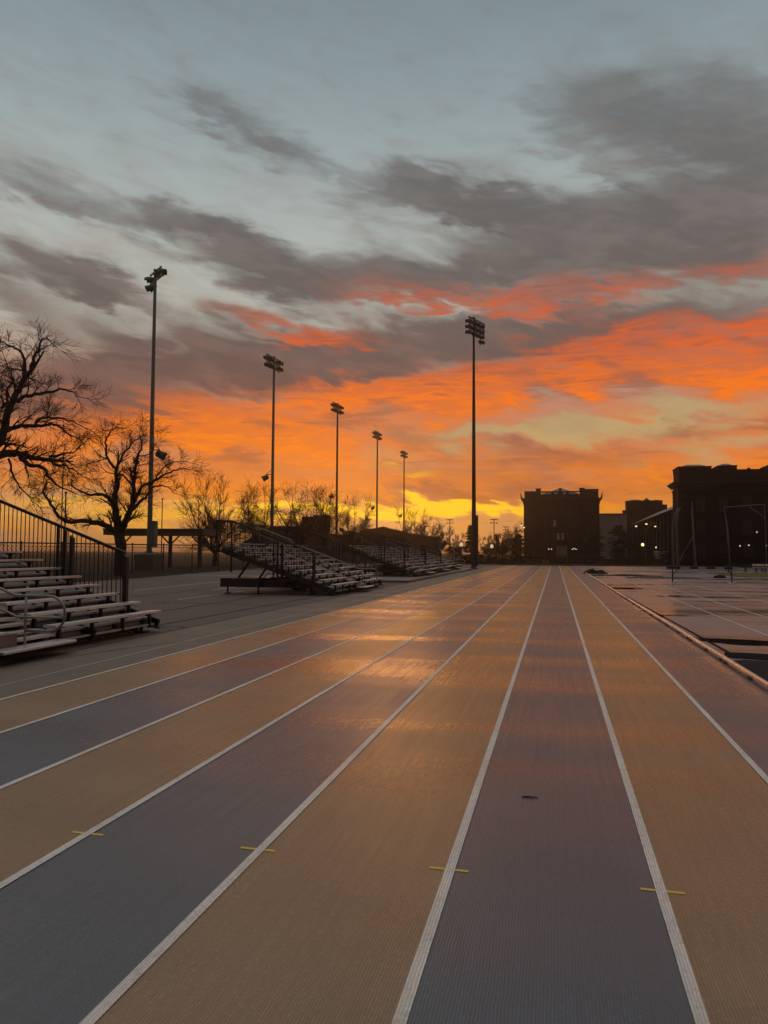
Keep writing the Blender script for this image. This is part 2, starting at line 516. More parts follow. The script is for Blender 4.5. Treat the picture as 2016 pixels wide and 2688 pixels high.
def wet_mat(name, cols, rough_dry=0.37, rough_wet=0.23, wet_scale=0.55, wet_lo=0.28, wet_hi=0.74, ribs=0.0, grain=0.35, puddle=None,
            streak=(.28, 1.15, 1.0), dark_wet=0.85, cracks=False, spec=1.0, worn=0.0):
    """ground coating, damp in patches: rain left a film that smooths the surface where it stands"""
    ma = bpy.data.materials.new(name)
    ma.use_nodes = True
    nt = ma.node_tree
    N, L = nt.nodes, nt.links
    p = N['Principled BSDF']
    p.inputs['Specular IOR Level'].default_value = spec
    tc = N.new('ShaderNodeTexCoord')
    mp = N.new('ShaderNodeMapping')
    mp.inputs['Scale'].default_value = streak
    L.new(tc.outputs['Object'], mp.inputs[0])

    def noise(scale, detail=4, rough=.55, vec=None):
        n = N.new('ShaderNodeTexNoise')
        n.inputs['Scale'].default_value = scale
        n.inputs['Detail'].default_value = detail
        n.inputs['Roughness'].default_value = rough
        L.new(vec or tc.outputs['Object'], n.inputs['Vector'])
        return n.outputs[0]

    def rng(v, a, b, c, d):
        n = N.new('ShaderNodeMapRange')
        n.interpolation_type = 'SMOOTHSTEP'
        L.new(v, n.inputs[0])
        for i, q in enumerate((a, b, c, d)):
            n.inputs[1 + i].default_value = q
        return n.outputs[0]

    def m(op, a, b):
        n = N.new('ShaderNodeMath')
        n.operation = op
        for i, q in enumerate((a, b)):
            if isinstance(q, (int, float)):
                n.inputs[i].default_value = q
            else:
                L.new(q, n.inputs[i])
        return n.outputs[0]

    def mixc(f, a, b):
        n = N.new('ShaderNodeMix')
        n.data_type = 'RGBA'
        L.new(f, n.inputs[0]) if not isinstance(f, float) else setattr(n.inputs[0], 'default_value', f)
        for i, q in ((6, a), (7, b)):
            if isinstance(q, tuple):
                n.inputs[i].default_value = q
            else:
                L.new(q, n.inputs[i])
        return n.outputs[2]

    wet = rng(noise(wet_scale, 5, .55, mp.outputs[0]), wet_lo, wet_hi, 0, 1)
    blot = noise(1.3, 5)
    fine = noise(150, 3, .7)
    grit = noise(34, 3, .6)
    c = mixc(rng(blot, .3, .7, 0, 1), tuple(x * .86 for x in cols) + (1,), tuple(x * 1.14 for x in cols) + (1,))
    c = mixc(m('MULTIPLY', rng(fine, .66, .36, 0, 1), .5), c, tuple(x * .42 for x in cols) + (1,))
    c = mixc(m('MULTIPLY', rng(grit, .45, .75, 0, 1), .45), c, tuple(min(1, x * 1.5) for x in cols) + (1,))
    c = mixc(m('MULTIPLY', rng(noise(9, 4, .65), .62, .80, 0, 1), .35), c, tuple(x * .5 for x in cols) + (1,))
    sp = N.new('ShaderNodeTexVoronoi')
    sp.inputs['Scale'].default_value = 5.5
    L.new(tc.outputs['Object'], sp.inputs['Vector'])
    c = mixc(m('MULTIPLY', rng(sp.outputs['Distance'], .035, .02, 0, 1), .75), c, (.014, .011, .009, 1))
    if worn:
        c = mixc(m('MULTIPLY', rng(noise(14, 5, .7), .50, .62, 0, 1), worn), c, (.16, .13, .10, 1))
    c = mixc(m('MULTIPLY', wet, 1 - dark_wet), c, (0, 0, 0, 1))
    r = m('ADD', rng(wet, 0, 1, rough_dry, rough_wet), m('MULTIPLY', m('SUBTRACT', fine, .5), .1))
    h = m('MULTIPLY', fine, grain)
    if ribs:
        # woven ribs running along the lanes, about 13 mm apart
        sx = N.new('ShaderNodeSeparateXYZ')
        L.new(tc.outputs['Object'], sx.inputs[0])
        mr = N.new('ShaderNodeMapping')
        mr.inputs['Scale'].default_value = (1, .35, 1)
        L.new(tc.outputs['Object'], mr.inputs[0])
        wob = noise(22, 3, .6, mr.outputs[0])
        ph = m('ADD', m('MULTIPLY', sx.outputs[0], 2 * math.pi / .0135), m('MULTIPLY', wob, 7.0))
        rb = m('MULTIPLY', m('ADD', m('SINE', ph, 0.0), 1.0), .5)
        mt = N.new('ShaderNodeMapping')
        mt.inputs['Scale'].default_value = (.3, 1, 1)
        L.new(tc.outputs['Object'], mt.inputs[0])
        thr = noise(120, 2, .6, mt.outputs[0])
        c = mixc(m('MULTIPLY', rng(rb, .45, .05, 0, 1), m('MULTIPLY', rng(thr, .3, .65, .35, 1), .55)), c, tuple(x * .38 for x in cols) + (1,))
        c = mixc(m('MULTIPLY', rng(thr, .56, .72, 0, 1), .35), c, tuple(min(1, x * 1.7) for x in cols) + (1,))
        ml = N.new('ShaderNodeMapping')
        ml.inputs['Scale'].default_value = (1, .02, 1)
        L.new(tc.outputs['Object'], ml.inputs[0])
        lb = noise(26, 3, .6, ml.outputs[0])
        c = mixc(m('MULTIPLY', rng(lb, .35, .65, 0, 1), .3), c, tuple(x * .55 for x in cols) + (1,))
        r = m('ADD', r, m('MULTIPLY', m('SUBTRACT', lb, .5), .22))
        h = m('ADD', h, m('MULTIPLY', rb, ribs))
        c = mixc(m('MULTIPLY', rng(rb, .56, .40, 0, 1), .3), c, tuple(x * .35 for x in cols) + (1,))
    if cracks:
        w = N.new('ShaderNodeTexVoronoi')
        w.feature = 'DISTANCE_TO_EDGE'
        w.inputs['Scale'].default_value = .16
        wv = N.new('ShaderNodeVectorMath')
        wv.operation = 'MULTIPLY_ADD'
        nn = N.new('ShaderNodeTexNoise')
        nn.inputs['Scale'].default_value = .7
        nn.inputs['Detail'].default_value = 4
        L.new(tc.outputs['Object'], nn.inputs['Vector'])
        L.new(nn.outputs['Color'], wv.inputs[0])
        wv.inputs[1].default_value = (1.6, 1.6, 0)
        L.new(tc.outputs['Object'], wv.inputs[2])
        L.new(wv.outputs[0], w.inputs['Vector'])
        ck = rng(w.outputs['Distance'], .003, .011, .9, 0)
        c = mixc(ck, c, (.012, .01, .008, 1))
    if puddle:
        pm = N.new('ShaderNodeMapping')
        pm.inputs['Scale'].default_value = (.55, 1, 1)
        L.new(tc.outputs['Object'], pm.inputs[0])
        pn = noise(puddle[0], 4, .5, pm.outputs[0])
        pd = rng(pn, puddle[1], puddle[1] + .02, 0, 1)
        rim = rng(pn, puddle[1] - .12, puddle[1], 0, 1)
        r = m('MULTIPLY', r, rng(rim, 0, 1, 1, .6))
        r = m('ADD', m('MULTIPLY', r, rng(pd, 0, 1, 1, 0)), m('MULTIPLY', pd, .03))
        h = m('MULTIPLY', h, rng(pd, 0, 1, 1, 0))
        c = mixc(pd, c, (.012, .01, .01, 1))
    L.new(c, p.inputs['Base Color'])
    L.new(r, p.inputs['Roughness'])
    b = N.new('ShaderNodeBump')
    b.inputs['Strength'].default_value = 0.28
    b.inputs['Distance'].default_value = 0.004
    L.new(h, b.inputs['Height'])
    L.new(b.outputs[0], p.inputs['Normal'])
    return ma


M_TAN = wet_mat('tan_track', (.335, .195, .082), ribs=.8)
M_BLUE = wet_mat('blue_track', (.090, .100, .132), ribs=.8)
M_BLUE2 = wet_mat('blue_infield', (.22, .205, .21), rough_dry=.42, rough_wet=.17, wet_scale=.5, puddle=(.36, .61), ribs=0)
M_LINE = wet_mat('line_paint', (.88, .85, .80), rough_dry=.6, rough_wet=.32, ribs=.25, worn=.3)
M_OUT = wet_mat('grey_strip', (.155, .115, .072), rough_dry=.7, rough_wet=.45, ribs=.3)
M_ASPH = wet_mat('asphalt', (.075, .050, .034), rough_dry=.75, rough_wet=.45, wet_scale=.12, wet_lo=.5, wet_hi=.7, cracks=True)
M_APRON = wet_mat('apron_asphalt', (.085, .062, .045), rough_dry=.75, rough_wet=.5, wet_scale=.15, cracks=True)
M_CONC = wet_mat('pad_concrete', (.17, .14, .11), rough_dry=.7, rough_wet=.45)
M_GRASS = mat('dark_grass', (.024, .018, .009), .95, 0, .5, 1.5, .6, 8, .1)
M_GRASS2 = mat('pale_grass', (.12, .10, .03), .95, 0, .5, 2.5, .6, 8, .1)
M_YEL = mat('yellow_tape', (.62, .48, .05), .5, 0, .1)
M_ALU = mat('aluminium', (.72, .71, .72), .32, .85, .12, 3, .12, 60)
M_ALUD = mat('dull_aluminium', (.46, .43, .41), .4, .7, .15, 4)
M_DARK = mat('black_painted_steel', (.022, .02, .02), .45, .2, .3, 8)
M_FRAME = mat('dark_frame_steel', (.03, .028, .027), .5, .3, .3, 5)
M_RISER = mat('pale_vinyl', (.13, .14, .14), .5, 0, .2, 3, .3, 6)
M_BROWN = mat('brown_step', (.16, .10, .08), .5, 0, .2)
M_POLE = mat('galvanised_pole', (.16, .16, .15), .55, .5, .15, 1.5)
M_POLED = mat('dark_pole', (.035, .03, .028), .5, .3, .2, 1.5)
M_LAMP = mat('lamp_housing', (.02, .02, .022), .5, .3, .2)
M_GLASSD = mat('lamp_glass', (.2, .2, .2), .12, 0, .05)
M_BARK = mat('bark', (.045, .032, .022), .9, 0, .3, 6, .8, 20, .1)
M_TWIG = mat('twigs', (.05, .032, .02), .9, 0, .3, 2, 0, 1, .1)
M_LEAF = mat('evergreen_needles', (.02, .026, .012), .9, 0, .4, 2, 0, 1, .1)
M_WALL = mat('near_black_stone', (.008, .006, .005), .85, 0, .3, .8, .4, 5, .2)  # one even near-black tone, tuned to keep the walls dark
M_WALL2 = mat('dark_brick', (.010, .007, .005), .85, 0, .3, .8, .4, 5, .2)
M_TRIM = mat('stone_trim', (.028, .021, .017), .8, 0, .25, 1.2, .3, 5, .2)
M_GREY = mat('grey_cladding', (.17, .165, .145), .8, 0, .15, .3)
M_ROOF = mat('grey_roof_glass', (.15, .14, .14), .5, 0, .1, .5)
M_SLATE = mat('slate_roof', (.17, .15, .13), .6, 0, .2, .8, .3, 6)
M_PANE = mat('dark_window_pane', (.02, .02, .025), .12, 0, .1)
M_LIT = mat('lit_window_pane', (.3, .25, .2), .3, 0, .2, 3, emit=(1, .55, .3), strength=.018)
M_BULB = mat('lamp_light', (.9, .85, .7), .4, 0, .05, emit=(1, .74, .34), strength=1.7)
M_BULBW = mat('white_lamp_light', (.9, .88, .8), .4, 0, .05, emit=(1, .84, .62), strength=1.3)
M_BULBD = mat('dim_globe', (.75, .68, .55), .35, 0, .05, emit=(1, .8, .45), strength=.55)
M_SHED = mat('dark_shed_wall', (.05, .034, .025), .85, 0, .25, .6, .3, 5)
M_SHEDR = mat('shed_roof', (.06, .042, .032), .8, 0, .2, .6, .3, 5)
M_WOOD = mat('pavilion_timber', (.09, .06, .04), .8, 0, .25, 2)
M_CONCB = mat('concrete', (.09, .075, .06), .85, 0, .2, 2, .3, 20)
M_RUB = mat('black_rubber', (.010, .010, .010), .8, 0, .3, 5, .5, 30, .15)
M_NET = mat('black_net', (.016, .015, .015), .85, 0, .6, 14, .9, 40, .2)
M_WHITEP = mat('white_paint', (.6, .57, .52), .5, 0, .1)
M_BLUEP = mat('blue_grey_panel', (.07, .08, .13), .5, 0, .15)
M_GREYP = mat('grey_panel', (.12, .11, .10), .6, 0, .15)
M_WIRE = mat('fence_steel', (.035, .028, .022), .6, .4, .2)
M_RAILA = mat('worn_handrail', (.26, .24, .22), .42, .6, .2, 5)
M_STICK = mat('stick_bark', (.02, .015, .01), .9)


def sheet(name, x0, x1, y0, y1, z, m, nx=1, ny=1):
    b = MB()
    for i in range(nx):
        for j in range(ny):
            xa, xb = x0 + (x1 - x0) * i / nx, x0 + (x1 - x0) * (i + 1) / nx
            ya, yb = y0 + (y1 - y0) * j / ny, y0 + (y1 - y0) * (j + 1) / ny
            b.add([(xa, ya, z), (xb, ya, z), (xb, yb, z), (xa, yb, z)], [(0, 1, 2, 3)])
    return struct(b.build(name, m))


def strip(b, pts, w, z):
    """flat painted line along points"""
    for (x0, y0), (x1, y1) in zip(pts, pts[1:]):
        d = Vector((x1 - x0, y1 - y0, 0)).normalized()
        s = Vector((-d.y, d.x, 0)) * w / 2
        a, c = Vector((x0, y0, z)), Vector((x1, y1, z))
        b.add([a - s, c - s, c + s, a + s], [(3, 2, 1, 0)])


# ------------------------------------------------------------------ ground, track, markings
TE = 104.5          # far end of the straight
XL = [-6.066, -4.969, -3.82, -2.708, -1.626, -.552, .503, 1.527, 2.62]
sheet('ground', -900, 900, -300, 1500, -0.02, M_GRASS)
sheet('asphalt', -60, -7.87, -20, 108, -0.008, M_ASPH)
b = MB()
b.add([(-60, -20, -.004), (-20.5, -20, -.004), (-25.01, 42.47, -.004), (-28.13, 64.2, -.004), (-33, 108, -.004), (-60, 108, -.004)], [(0, 1, 2, 3, 4, 5)])
struct(b.build('grass_verge', M_GRASS))
sheet('apron', -7.87, -6.72, -20, TE, -0.004, M_OUT)
b = MB()
for k in range(8):
    b.cur = k % 2
    b.add([(XL[k], -20, 0), (XL[k + 1], -20, 0), (XL[k + 1], TE, 0), (XL[k], TE, 0)], [(0, 1, 2, 3)])
b.cur = 2
b.add([(-6.72, -20, 0), (XL[0], -20, 0), (XL[0], TE, 0), (-6.72, TE, 0)], [(0, 1, 2, 3)])
struct(b.build('track', [M_TAN, M_BLUE, M_OUT]))
b = MB()
for k in range(8):
    strip(b, [(XL[k], -20), (XL[k], TE)], .052, .004)
strip(b, [(-6.7, 4), (-6.7, 60)], .02, .003)
struct(b.build('lane_lines', M_LINE))
sheet('infield', XL[8], 70, -20, TE + .5, 0.002, M_BLUE2)
b = MB()
strip(b, [(4.27, 5), (4.23, 90)], .05, .006)
strip(b, [(5.5, 5), (5.40, 90)], .05, .006)
strip(b, [(7.2, 20), (7.2, 80)], .05, .006)
strip(b, [(4.3, 21.78), (14, 21.78)], .06, .010)
strip(b, [(5.42, 52), (30, 52)], .06, .010)
struct(b.build('infield_lines', M_LINE))
sheet('grass_patch', 13.2, 26, 61, 74, 0.02, M_GRASS2)
b = MB()
for (x, y) in ((-2.71, 4.11), (-1.64, 4.12), (-.56, 4.10), (.51, 4.09)):
    strip(b, [(x - .105, y), (x + .105, y - .004)], .026, .002)
struct(b.build('lane_marks', M_YEL))
b = MB()
pl = lambda x, y: tuple(ground_at(x, y)[:2])
strip(b, [pl(354, 1558), pl(600, 1529), pl(760, 1507)], .09, .0)
strip(b, [pl(560, 1553), pl(640, 1543)], .09, .0)
strip(b, [pl(470, 1580), pl(640, 1556)], .07, .0)
struct(b.build('parking_lines', M_LINE))
b = MB()          # dark tar seams in the apron
rs = random.Random(3)
for base in (-7.87, -8.75):
    pts = [(base + rs.uniform(-.03, .03), 2 + j * .8) for j in range(95)]
    strip(b, pts, .045 if base < -8 else .03, .001)
for x0, y0, x1, y1 in ((-8.0, 15.5, -10.5, 15.9), (-7.9, 22.4, -16, 23.1), (-10.6, 15.2, -10.9, 28), (-12.5, 20, -18, 26), (-7.95, 29.5, -11, 27.5), (-11, 27.5, -14, 28.2), (-7.9, 38.6, -20, 39.9), (-15, 24, -15.6, 40)):
    n = 14
    strip(b, [(x0 + (x1 - x0) * q / n + rs.uniform(-.09, .09), y0 + (y1 - y0) * q / n + rs.uniform(-.09, .09)) for q in range(n + 1)], .05, .002)
strip(b, [(-7.9, 9.9), (-7.5, 10.6), (-7.2, 12.0), (-6.75, 13.1)], .02, .001)
struct(b.build('tar_seams', M_STICK))
pad = MB()
pad.box(-17.5, -7.95, 41.5, 76, -.01, .12)
struct(pad.build('bleacher_pad', M_CONC))

# ------------------------------------------------------------------ kerb rail and things on the infield
b = MB()


def kerb_path(off, y0):
    pts = [(2.56 + off, y0), (2.56 + off, 20), (2.52 + off, 40), (2.47 + off, 60), (2.45 + off, 70)]
    for k in range(1, 13):
        a = math.pi / 2 * k / 12
        r = 3.2 - off
        pts.append((2.45 + off + r * (1 - math.cos(a)), 70 + r * math.sin(a)))
    pts += [(2.45 + 9, 73.2 - off), (2.45 + 25, 73.0 - off)]
    return pts


t = thing('kerb_rail', 'low aluminium kerb rail along the inside edge of the track', 'kerb rail')
pts = kerb_path(0, 3)
for (x0, y0), (x1, y1) in zip(pts, pts[1:]):
    b.beam((x0, y0, .062), (x1, y1, .062), .052, .052)
b.build('rail', M_ALU, t, bevel=.008)
y = 5.0
while y < 66:
    for dy in ((0, .35) if int(y) % 3 == 0 else (0,)):
        f = MB()
        x = 2.555 - .0015 * max(0, y - 20)
        f.tube([(x - .035, y + dy, .004), (x - .035, y + dy, .04)], .011, 6)
        f.box(x - .032, x + .03, y + dy - .03, y + dy + .03, .003, .037)
        f.build('foot', M_ALUD, t)
    y += 1.55
b = MB()
pts = [(2.86, 13.4, .02), (2.84, 16, .015), (2.80, 20, .015), (2.74, 26, .015), (2.68, 34, .015), (2.62, 45, .015), (2.6, 60, .015), (2.6, 69, .015)]
b.tube(pts, .013, 6)
tag(b.build('hose', M_RUB), 'thin black hose lying on the ground beside the kerb rail', 'hose')

# black mat with its far edge curled up
b = MB()
prof = [(-.02, .004), (0.0, .05), (.02, .085), (.05, .10), (.10, .102)]
n = 26
for i in range(n + 1):
    u = i / n
    x = 2.72 + u * 3.2
    ye = 13.55 - .42 * (1 - math.exp(-u * 4)) + .05 * math.sin(u * 9) - .25 * u
    hh = .85 + .25 * math.sin(u * 5 + 1) - .25 * math.exp(-u * 9)
    b.v += [(x, ye - .16, .012), (x, ye - .10, .035 * hh), (x, ye - .03, .062 * hh), (x, ye + .02, .08 * hh), (x, ye + .06, .062 * hh), (x, ye + .08, .006)]
for i in range(n):
    for k in range(5):
        o = i * 6 + k
        b.f.append((o, o + 6, o + 7, o + 1))
        b.mi.append(0)
mt = thing('ground_mat', 'black mat beside the kerb rail with its far edge curled up', 'mat')
b.build('curled_edge', M_RUB, mt, smooth=True)
b = MB()
nx, ny = 30, 60
rs = random.Random(8)
hgt = [[.008 + .018 * rs.random() * (1 if 0 < i < nx else 0) for j in range(ny + 1)] for i in range(nx + 1)]
for i in range(nx + 1):
    for j in range(ny + 1):
        b.v.append((2.72 + 3.2 * i / nx, 6 + (13.0 - 6 - .25 * i / nx) * j / ny, hgt[i][j]))
for i in range(nx):
    for j in range(ny):
        o = i * (ny + 1) + j
        b.f.append((o, o + ny + 1, o + ny + 2, o + 1))
        b.mi.append(0)
b.build('netting', M_NET, mt, smooth=True)


def heap(name, label, cx, cy, lx, ly, h, seed, m, rz=0.0):
    rs = random.Random(seed)
    b = MB()
    nx, ny = 34, 16
    ph = [(rs.uniform(0, 6), rs.uniform(2, 9), rs.uniform(1, 4)) for _ in range(6)]
    for i in range(nx + 1):
        for j in range(ny + 1):
            u, v = i / nx * 2 - 1, j / ny * 2 - 1
            e = max(0, 1 - (abs(u) ** 3 + abs(v) ** 2))
            z = sum(math.sin(p + a * u + c * v) for p, a, c in ph) / 6
            b.v.append((u * lx * (1 + .1 * z), v * ly, .008 + h * e ** .6 * (.55 + .6 * z + .25 * rs.random())))
    for i in range(nx):
        for j in range(ny):
            o = i * (ny + 1) + j
            b.f.append((o, o + ny + 1, o + ny + 2, o + 1))
            b.mi.append(0)
    o = b.build(name, m, None, smooth=True)
    o.location = (cx, cy, .004)
    o.rotation_euler = (0, 0, rz)
    return tag(o, label, 'tarpaulin')


p = ground_at(1558, 1499)
heap('tarpaulin_heap', 'crumpled dark tarpaulin heap at the far end of the kerb rail', p.x + .2, p.y - .5, 1.0, .5, .42, 5, M_NET)
p = ground_at(1650, 1504)
heap('flat_tarpaulin', 'long low dark tarpaulin lying behind the left hurdle leg', p.x, p.y, 2.6, .8, .10, 7, M_NET, -.15)
p = ground_at(1742, 1509)
heap('net_pile', 'flat heap of grey netting lying under the hurdle', p.x, p.y, 2.4, 1.2, .12, 9, mat('grey_net', (.05, .045, .045), .8, 0, .6, 12, .9, 30), -.1)
p = ground_at(1890, 1507)
heap('net_bag', 'small dark net bundle near the right hurdle leg', p.x, p.y, .42, .3, .26, 11, M_NET)

# stick on lane 7
b = MB()
b.tube([(-.235, 5.40, .004), (-.20, 5.412, .005), (-.16, 5.408, .005), (-.125, 5.42, .004)], [.003, .005, .004, .0025], 5)
tag(b.build('stick', M_STICK), 'small dark stick lying in a blue lane', 'stick')

# steeplechase barrier
t = thing('hurdle', 'wide hurdle barrier with a dark and light striped beam', 'hurdle', (8.33, 47.5, 0), .02)
W = 2.02
b = MB()
segs = [0, .018, .205, .335, .45, .56, .68, .8, .91, 1.0]
for k in range(len(segs) - 1):
    b.cur = k % 2
    b.box(-W + 2 * W * segs[k], -W + 2 * W * segs[k + 1], -.064, .064, .80, .925)
b.build('beam', [M_ALUD, M_DARK], t)
for sx in (-1.62, 1.62):
    b = MB()
    b.box(sx - .035, sx + .035, -.035, .035, .03, .80)
    b.beam((sx, 0, .5), (sx - math.copysign(.33, sx), 0, .8), .04)
    lg = b.build('leg', M_DARK, t)
    q = MB()
    q.box(sx - .12, sx + .16, -.35, .35, 0.004, .04)
    q.tube([(sx + .10, -.4, .045), (sx + .10, -.32, .045)], .04, 8)
    q.build('foot', M_WHITEP, lg)

# ------------------------------------------------------------------ towable grandstands
RUN, RISE, S0 = .48, .175, .43
NR, HL, AW = 10, 4.05, .55


def make_bleacher(name, label, x, y, z=0.0):
    t = thing(name, label, 'bleacher', (x, y, z), 0, 'towable bleachers along the track')
    br_y = [s * q for s in (-1, 1) for q in (.80, 1.75, 2.75, 3.75)]
    for k in range(NR):
        sx, sz = -RUN * k, S0 + RISE * k
        for (ya, yb) in ((-HL, -AW), (AW, HL)):
            b = MB()
            b.box(sx - .12, sx + .12, ya, yb, sz - .042, sz)
            for yy in (ya + .7, ya + .85, yb - .9, yb - .75):
                b.box(sx + .1205, sx + .124, yy, yy + .02, sz - .03, sz - .012)
            b.build('seat', M_ALU, t, bevel=.008)
        fx, fz = (sx + .27, sz - .30) if k else (-.12, .17)
        for (ya, yb) in ((-HL + .1, -AW), (AW, HL - .1)):
            b = MB()
            b.box(fx - .13, fx + .13, ya, yb, fz - .04, fz)
            b.build('footboard', M_ALUD, t, bevel=.006)
        # pale bulging infill below each seat
        for s in (-1, 1):
            b = MB()
            ys = sorted([s * q for q in (AW, .80, 1.75, 2.75, 3.75, HL - .05)])
            for ya, yb in zip(ys, ys[1:]):
                if yb - ya < .2:
                    continue
                ya, yb = ya + .05, yb - .05
                n1, n2 = 10, 6
                o = len(b.v)
                for i in range(n1 + 1):
                    for j in range(n2 + 1):
                        u, v = i / n1 * 2 - 1, j / n2 * 2 - 1
                        bulge = .10 * max(0, (1 - u ** 6) * (1 - v * v)) ** .5
                        hw = 1 - .16 * max(0, -v) * abs(u) ** 4
                        b.v.append((sx - .22 + bulge - .06 * v, (ya + yb) / 2 + u * (yb - ya) / 2 * hw, sz - .20 + v * .125))
                for i in range(n1):
                    for j in range(n2):
                        q = o + i * (n2 + 1) + j
                        b.f.append((q, q + n2 + 1, q + n2 + 2, q + 1))
                        b.mi.append(0)
            b.build('riser_panel', M_RISER, t, smooth=True)
    # frame: sloping stringers, seat brackets, struts
    b = MB()
    for y0 in br_y:
        for k in range(NR):
            sx, sz = -RUN * k, S0 + RISE * k
            b.box(sx - .03, sx + .03, y0 - .025, y0 + .025, sz - .33, sz - .044)
            b.hexa([(sx - .10, y0 - .025, sz - .075), (sx + .11, y0 - .025, sz - .06), (sx + .11, y0 + .025, sz - .06), (sx - .10, y0 + .025, sz - .075)],
                   [(sx - .10, y0 - .025, sz - .043), (sx + .11, y0 - .025, sz - .043), (sx + .11, y0 + .025, sz - .043), (sx - .10, y0 + .025, sz - .043)])
            b.beam((sx - .03, y0, sz - .30), (sx + .24, y0, sz - .345), .04, .03)
    for y0 in (-HL + .02, -1.75, 1.75, HL - .02):
        b.beam((.05, y0, .14), (-4.62, y0, 1.72), .07, .20)
    for (xx, zz) in ((-.3, .2), (-2.2, .85), (-4.4, 1.56)):
        b.box(xx - .04, xx + .04, -HL, HL, zz - .05, zz + .04)
    b.build('frame', M_FRAME, t)
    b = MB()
    b.box(-.30, -.26, -HL + .25, HL - .25, .02, .165)  # added dark strip, stands in for the shade under the front footboard
    b.build('shade_strip', M_DARK, t)
    # trailer chassis
    b = MB()
    for xx in (-2.0, -3.5):
        b.box(xx - .06, xx + .06, -HL - .1, HL + .1, .38, .56)
    for yy in (-HL + .35, -1.2, 1.2, HL - .35):
        b.box(-4.55, -.9, yy - .12, yy + .12, .26, .50)
    for yy in (-HL + .35, HL - .35):
        b.box(-4.62, -3.0, yy - .45, yy + .45, .28, .62)
        for dx in (0, .9):
            b.beam((-4.1 + dx, yy, .55), (-3.55 + dx * .8, yy, 1.32 - .25 * dx), .07)
        b.tube([(-3.1, yy + .2, .6), (-2.9, yy + .2, .78), (-2.6, yy + .2, .80), (-2.3, yy + .2, .62)], .02, 5)
    ch = b.build('chassis', M_DARK, t)
    for yy in (-HL + .35, HL - .35):
        for xx in (-4.5, -3.2, -1.0, -.15):
            j = MB()
            hh = .3 if xx < -.5 else .14
            j.tube([(xx, yy, .03), (xx, yy, hh)], .035, 8)
            j.box(xx - .12, xx + .12, yy - .12, yy + .12, 0.0, .03)
            j.build('jack', M_DARK, ch)
    for yy in (-.45, .45):
        w = MB()
        w.tube([(-2.75, yy - .1, .30), (-2.75, yy + .1, .30)], .30, 18)
        w.build('wheel', M_RUB, t)
    # guard rails
    topz = lambda x: 1.62 + .365 * (-.75 - x) if x > -4.2 else 1.62 + .365 * 3.45
    botz = lambda x: topz(x) - 1.22
    for s in (-1, 1):
        y0 = s * (HL - .02)
        b = MB()
        for (xa, xb) in ((-.75, -4.2), (-4.2, -4.85)):
            b.beam((xa, y0, topz(xa)), (xb, y0, topz(xb)), .07, .06)
            b.beam((xa, y0, botz(xa)), (xb, y0, botz(xb)), .04, .04)
        x = -.85
        while x > -4.84:
            b.tube([(x, y0, botz(x)), (x, y0, topz(x))], .0105, 4, False)
            x -= .108
        b.build('guardrail', M_DARK, t)
        for (px, w, lo, hi) in ((-.77, .095, .06, -.02), (-2.08, .085, .35, -.10), (-2.26, .065, .38, -.02), (-2.43, .05, .5, -.02), (-4.2, .06, .9, -.02), (-4.83, .06, 1.3, 0)):
            q = MB()
            z0 = max(.05, lo + (.0 if px > -1 else -.05))
            q.hexa([(px - w / 2, y0 - w / 2 + s * .05, z0), (px + w / 2, y0 - w / 2 + s * .05, z0), (px + w / 2, y0 + w / 2 + s * .05, z0), (px - w / 2, y0 + w / 2 + s * .05, z0)],
                   [(px - w / 2, y0 - w / 2 + s * .05, topz(px) + hi), (px + w / 2, y0 - w / 2 + s * .05, topz(px) + hi - w * .8),
                    (px + w / 2, y0 + w / 2 + s * .05, topz(px) + hi - w * .8), (px - w / 2, y0 + w / 2 + s * .05, topz(px) + hi)])
            q.build('rail_post', M_DARK, t)
    b = MB()
    zt = topz(-4.85)
    b.beam((-4.86, -HL, zt), (-4.86, HL, zt), .065)
    b.beam((-4.86, -HL, zt - 1.2), (-4.86, HL, zt - 1.2), .04)
    y = -HL + .1
    while y < HL:
        b.tube([(-4.86, y, zt - 1.2), (-4.86, y, zt)], .0105, 4, False)
        y += .108
    b.build('back_rail', M_DARK, t)
    # aisle steps and handrails
    b = MB()
    for k in range(NR):
        sx, sz = -RUN * k, S0 + RISE * k
        b.box(sx - .13, sx + .13, -AW + .02, AW - .02, sz - .17, sz - .13)
        b.box(sx + .26 - .13, sx + .26 + .13, -AW + .02, AW - .02, sz - .27, sz - .23)
    b.build('aisle_step', M_ALUD, t)
    b = MB()
    b.box(.16, .52, -1.15, .55, .17, .215)
    b.build('entry_step', M_ALU, t, bevel=.008)
    b = MB()
    b.box(.13, .155, -1.1, -.42, .22, .40)
    b.build('step_riser', M_BROWN, t)
    b = MB()
    y0 = -.30

    def curve(c, r, a0, a1, n=8):
        return [(c[0] + r * math.cos(math.radians(a0 + (a1 - a0) * i / n)), y0, c[1] + r * math.sin(math.radians(a0 + (a1 - a0) * i / n))) for i in range(n + 1)]
    up = [(-2.6, y0, .98 + 2.6 * .365), (-.12, y0, 1.02), (.02, y0, .97)]
    b.tube(up + curve((.62, .70), .27, 90, -90, 10) + [(.2, y0, .43)], .021, 8)
    b.tube([(-2.6, y0, .66 + 2.6 * .365), (-.1, y0, .70), (.05, y0, .64), (.9, y0, .64)], .019, 8)
    for xx, z0 in ((.2, .22), (-1.1, .55), (-2.55, 1.05)):
        b.tube([(xx, y0, z0), (xx, y0, .97 + max(0, -xx) * .365)], .019, 8)
    b.build('handrail', M_RAILA, t, smooth=True)
    b = MB()
    b.tube([(-3.0, y0, 1.55), (-3.0, y0, 2.1), (-3.05, y0, 2.18), (-4.5, y0, 2.72), (-4.55, y0, 2.66), (-4.55, y0, 2.1)], .019, 8)
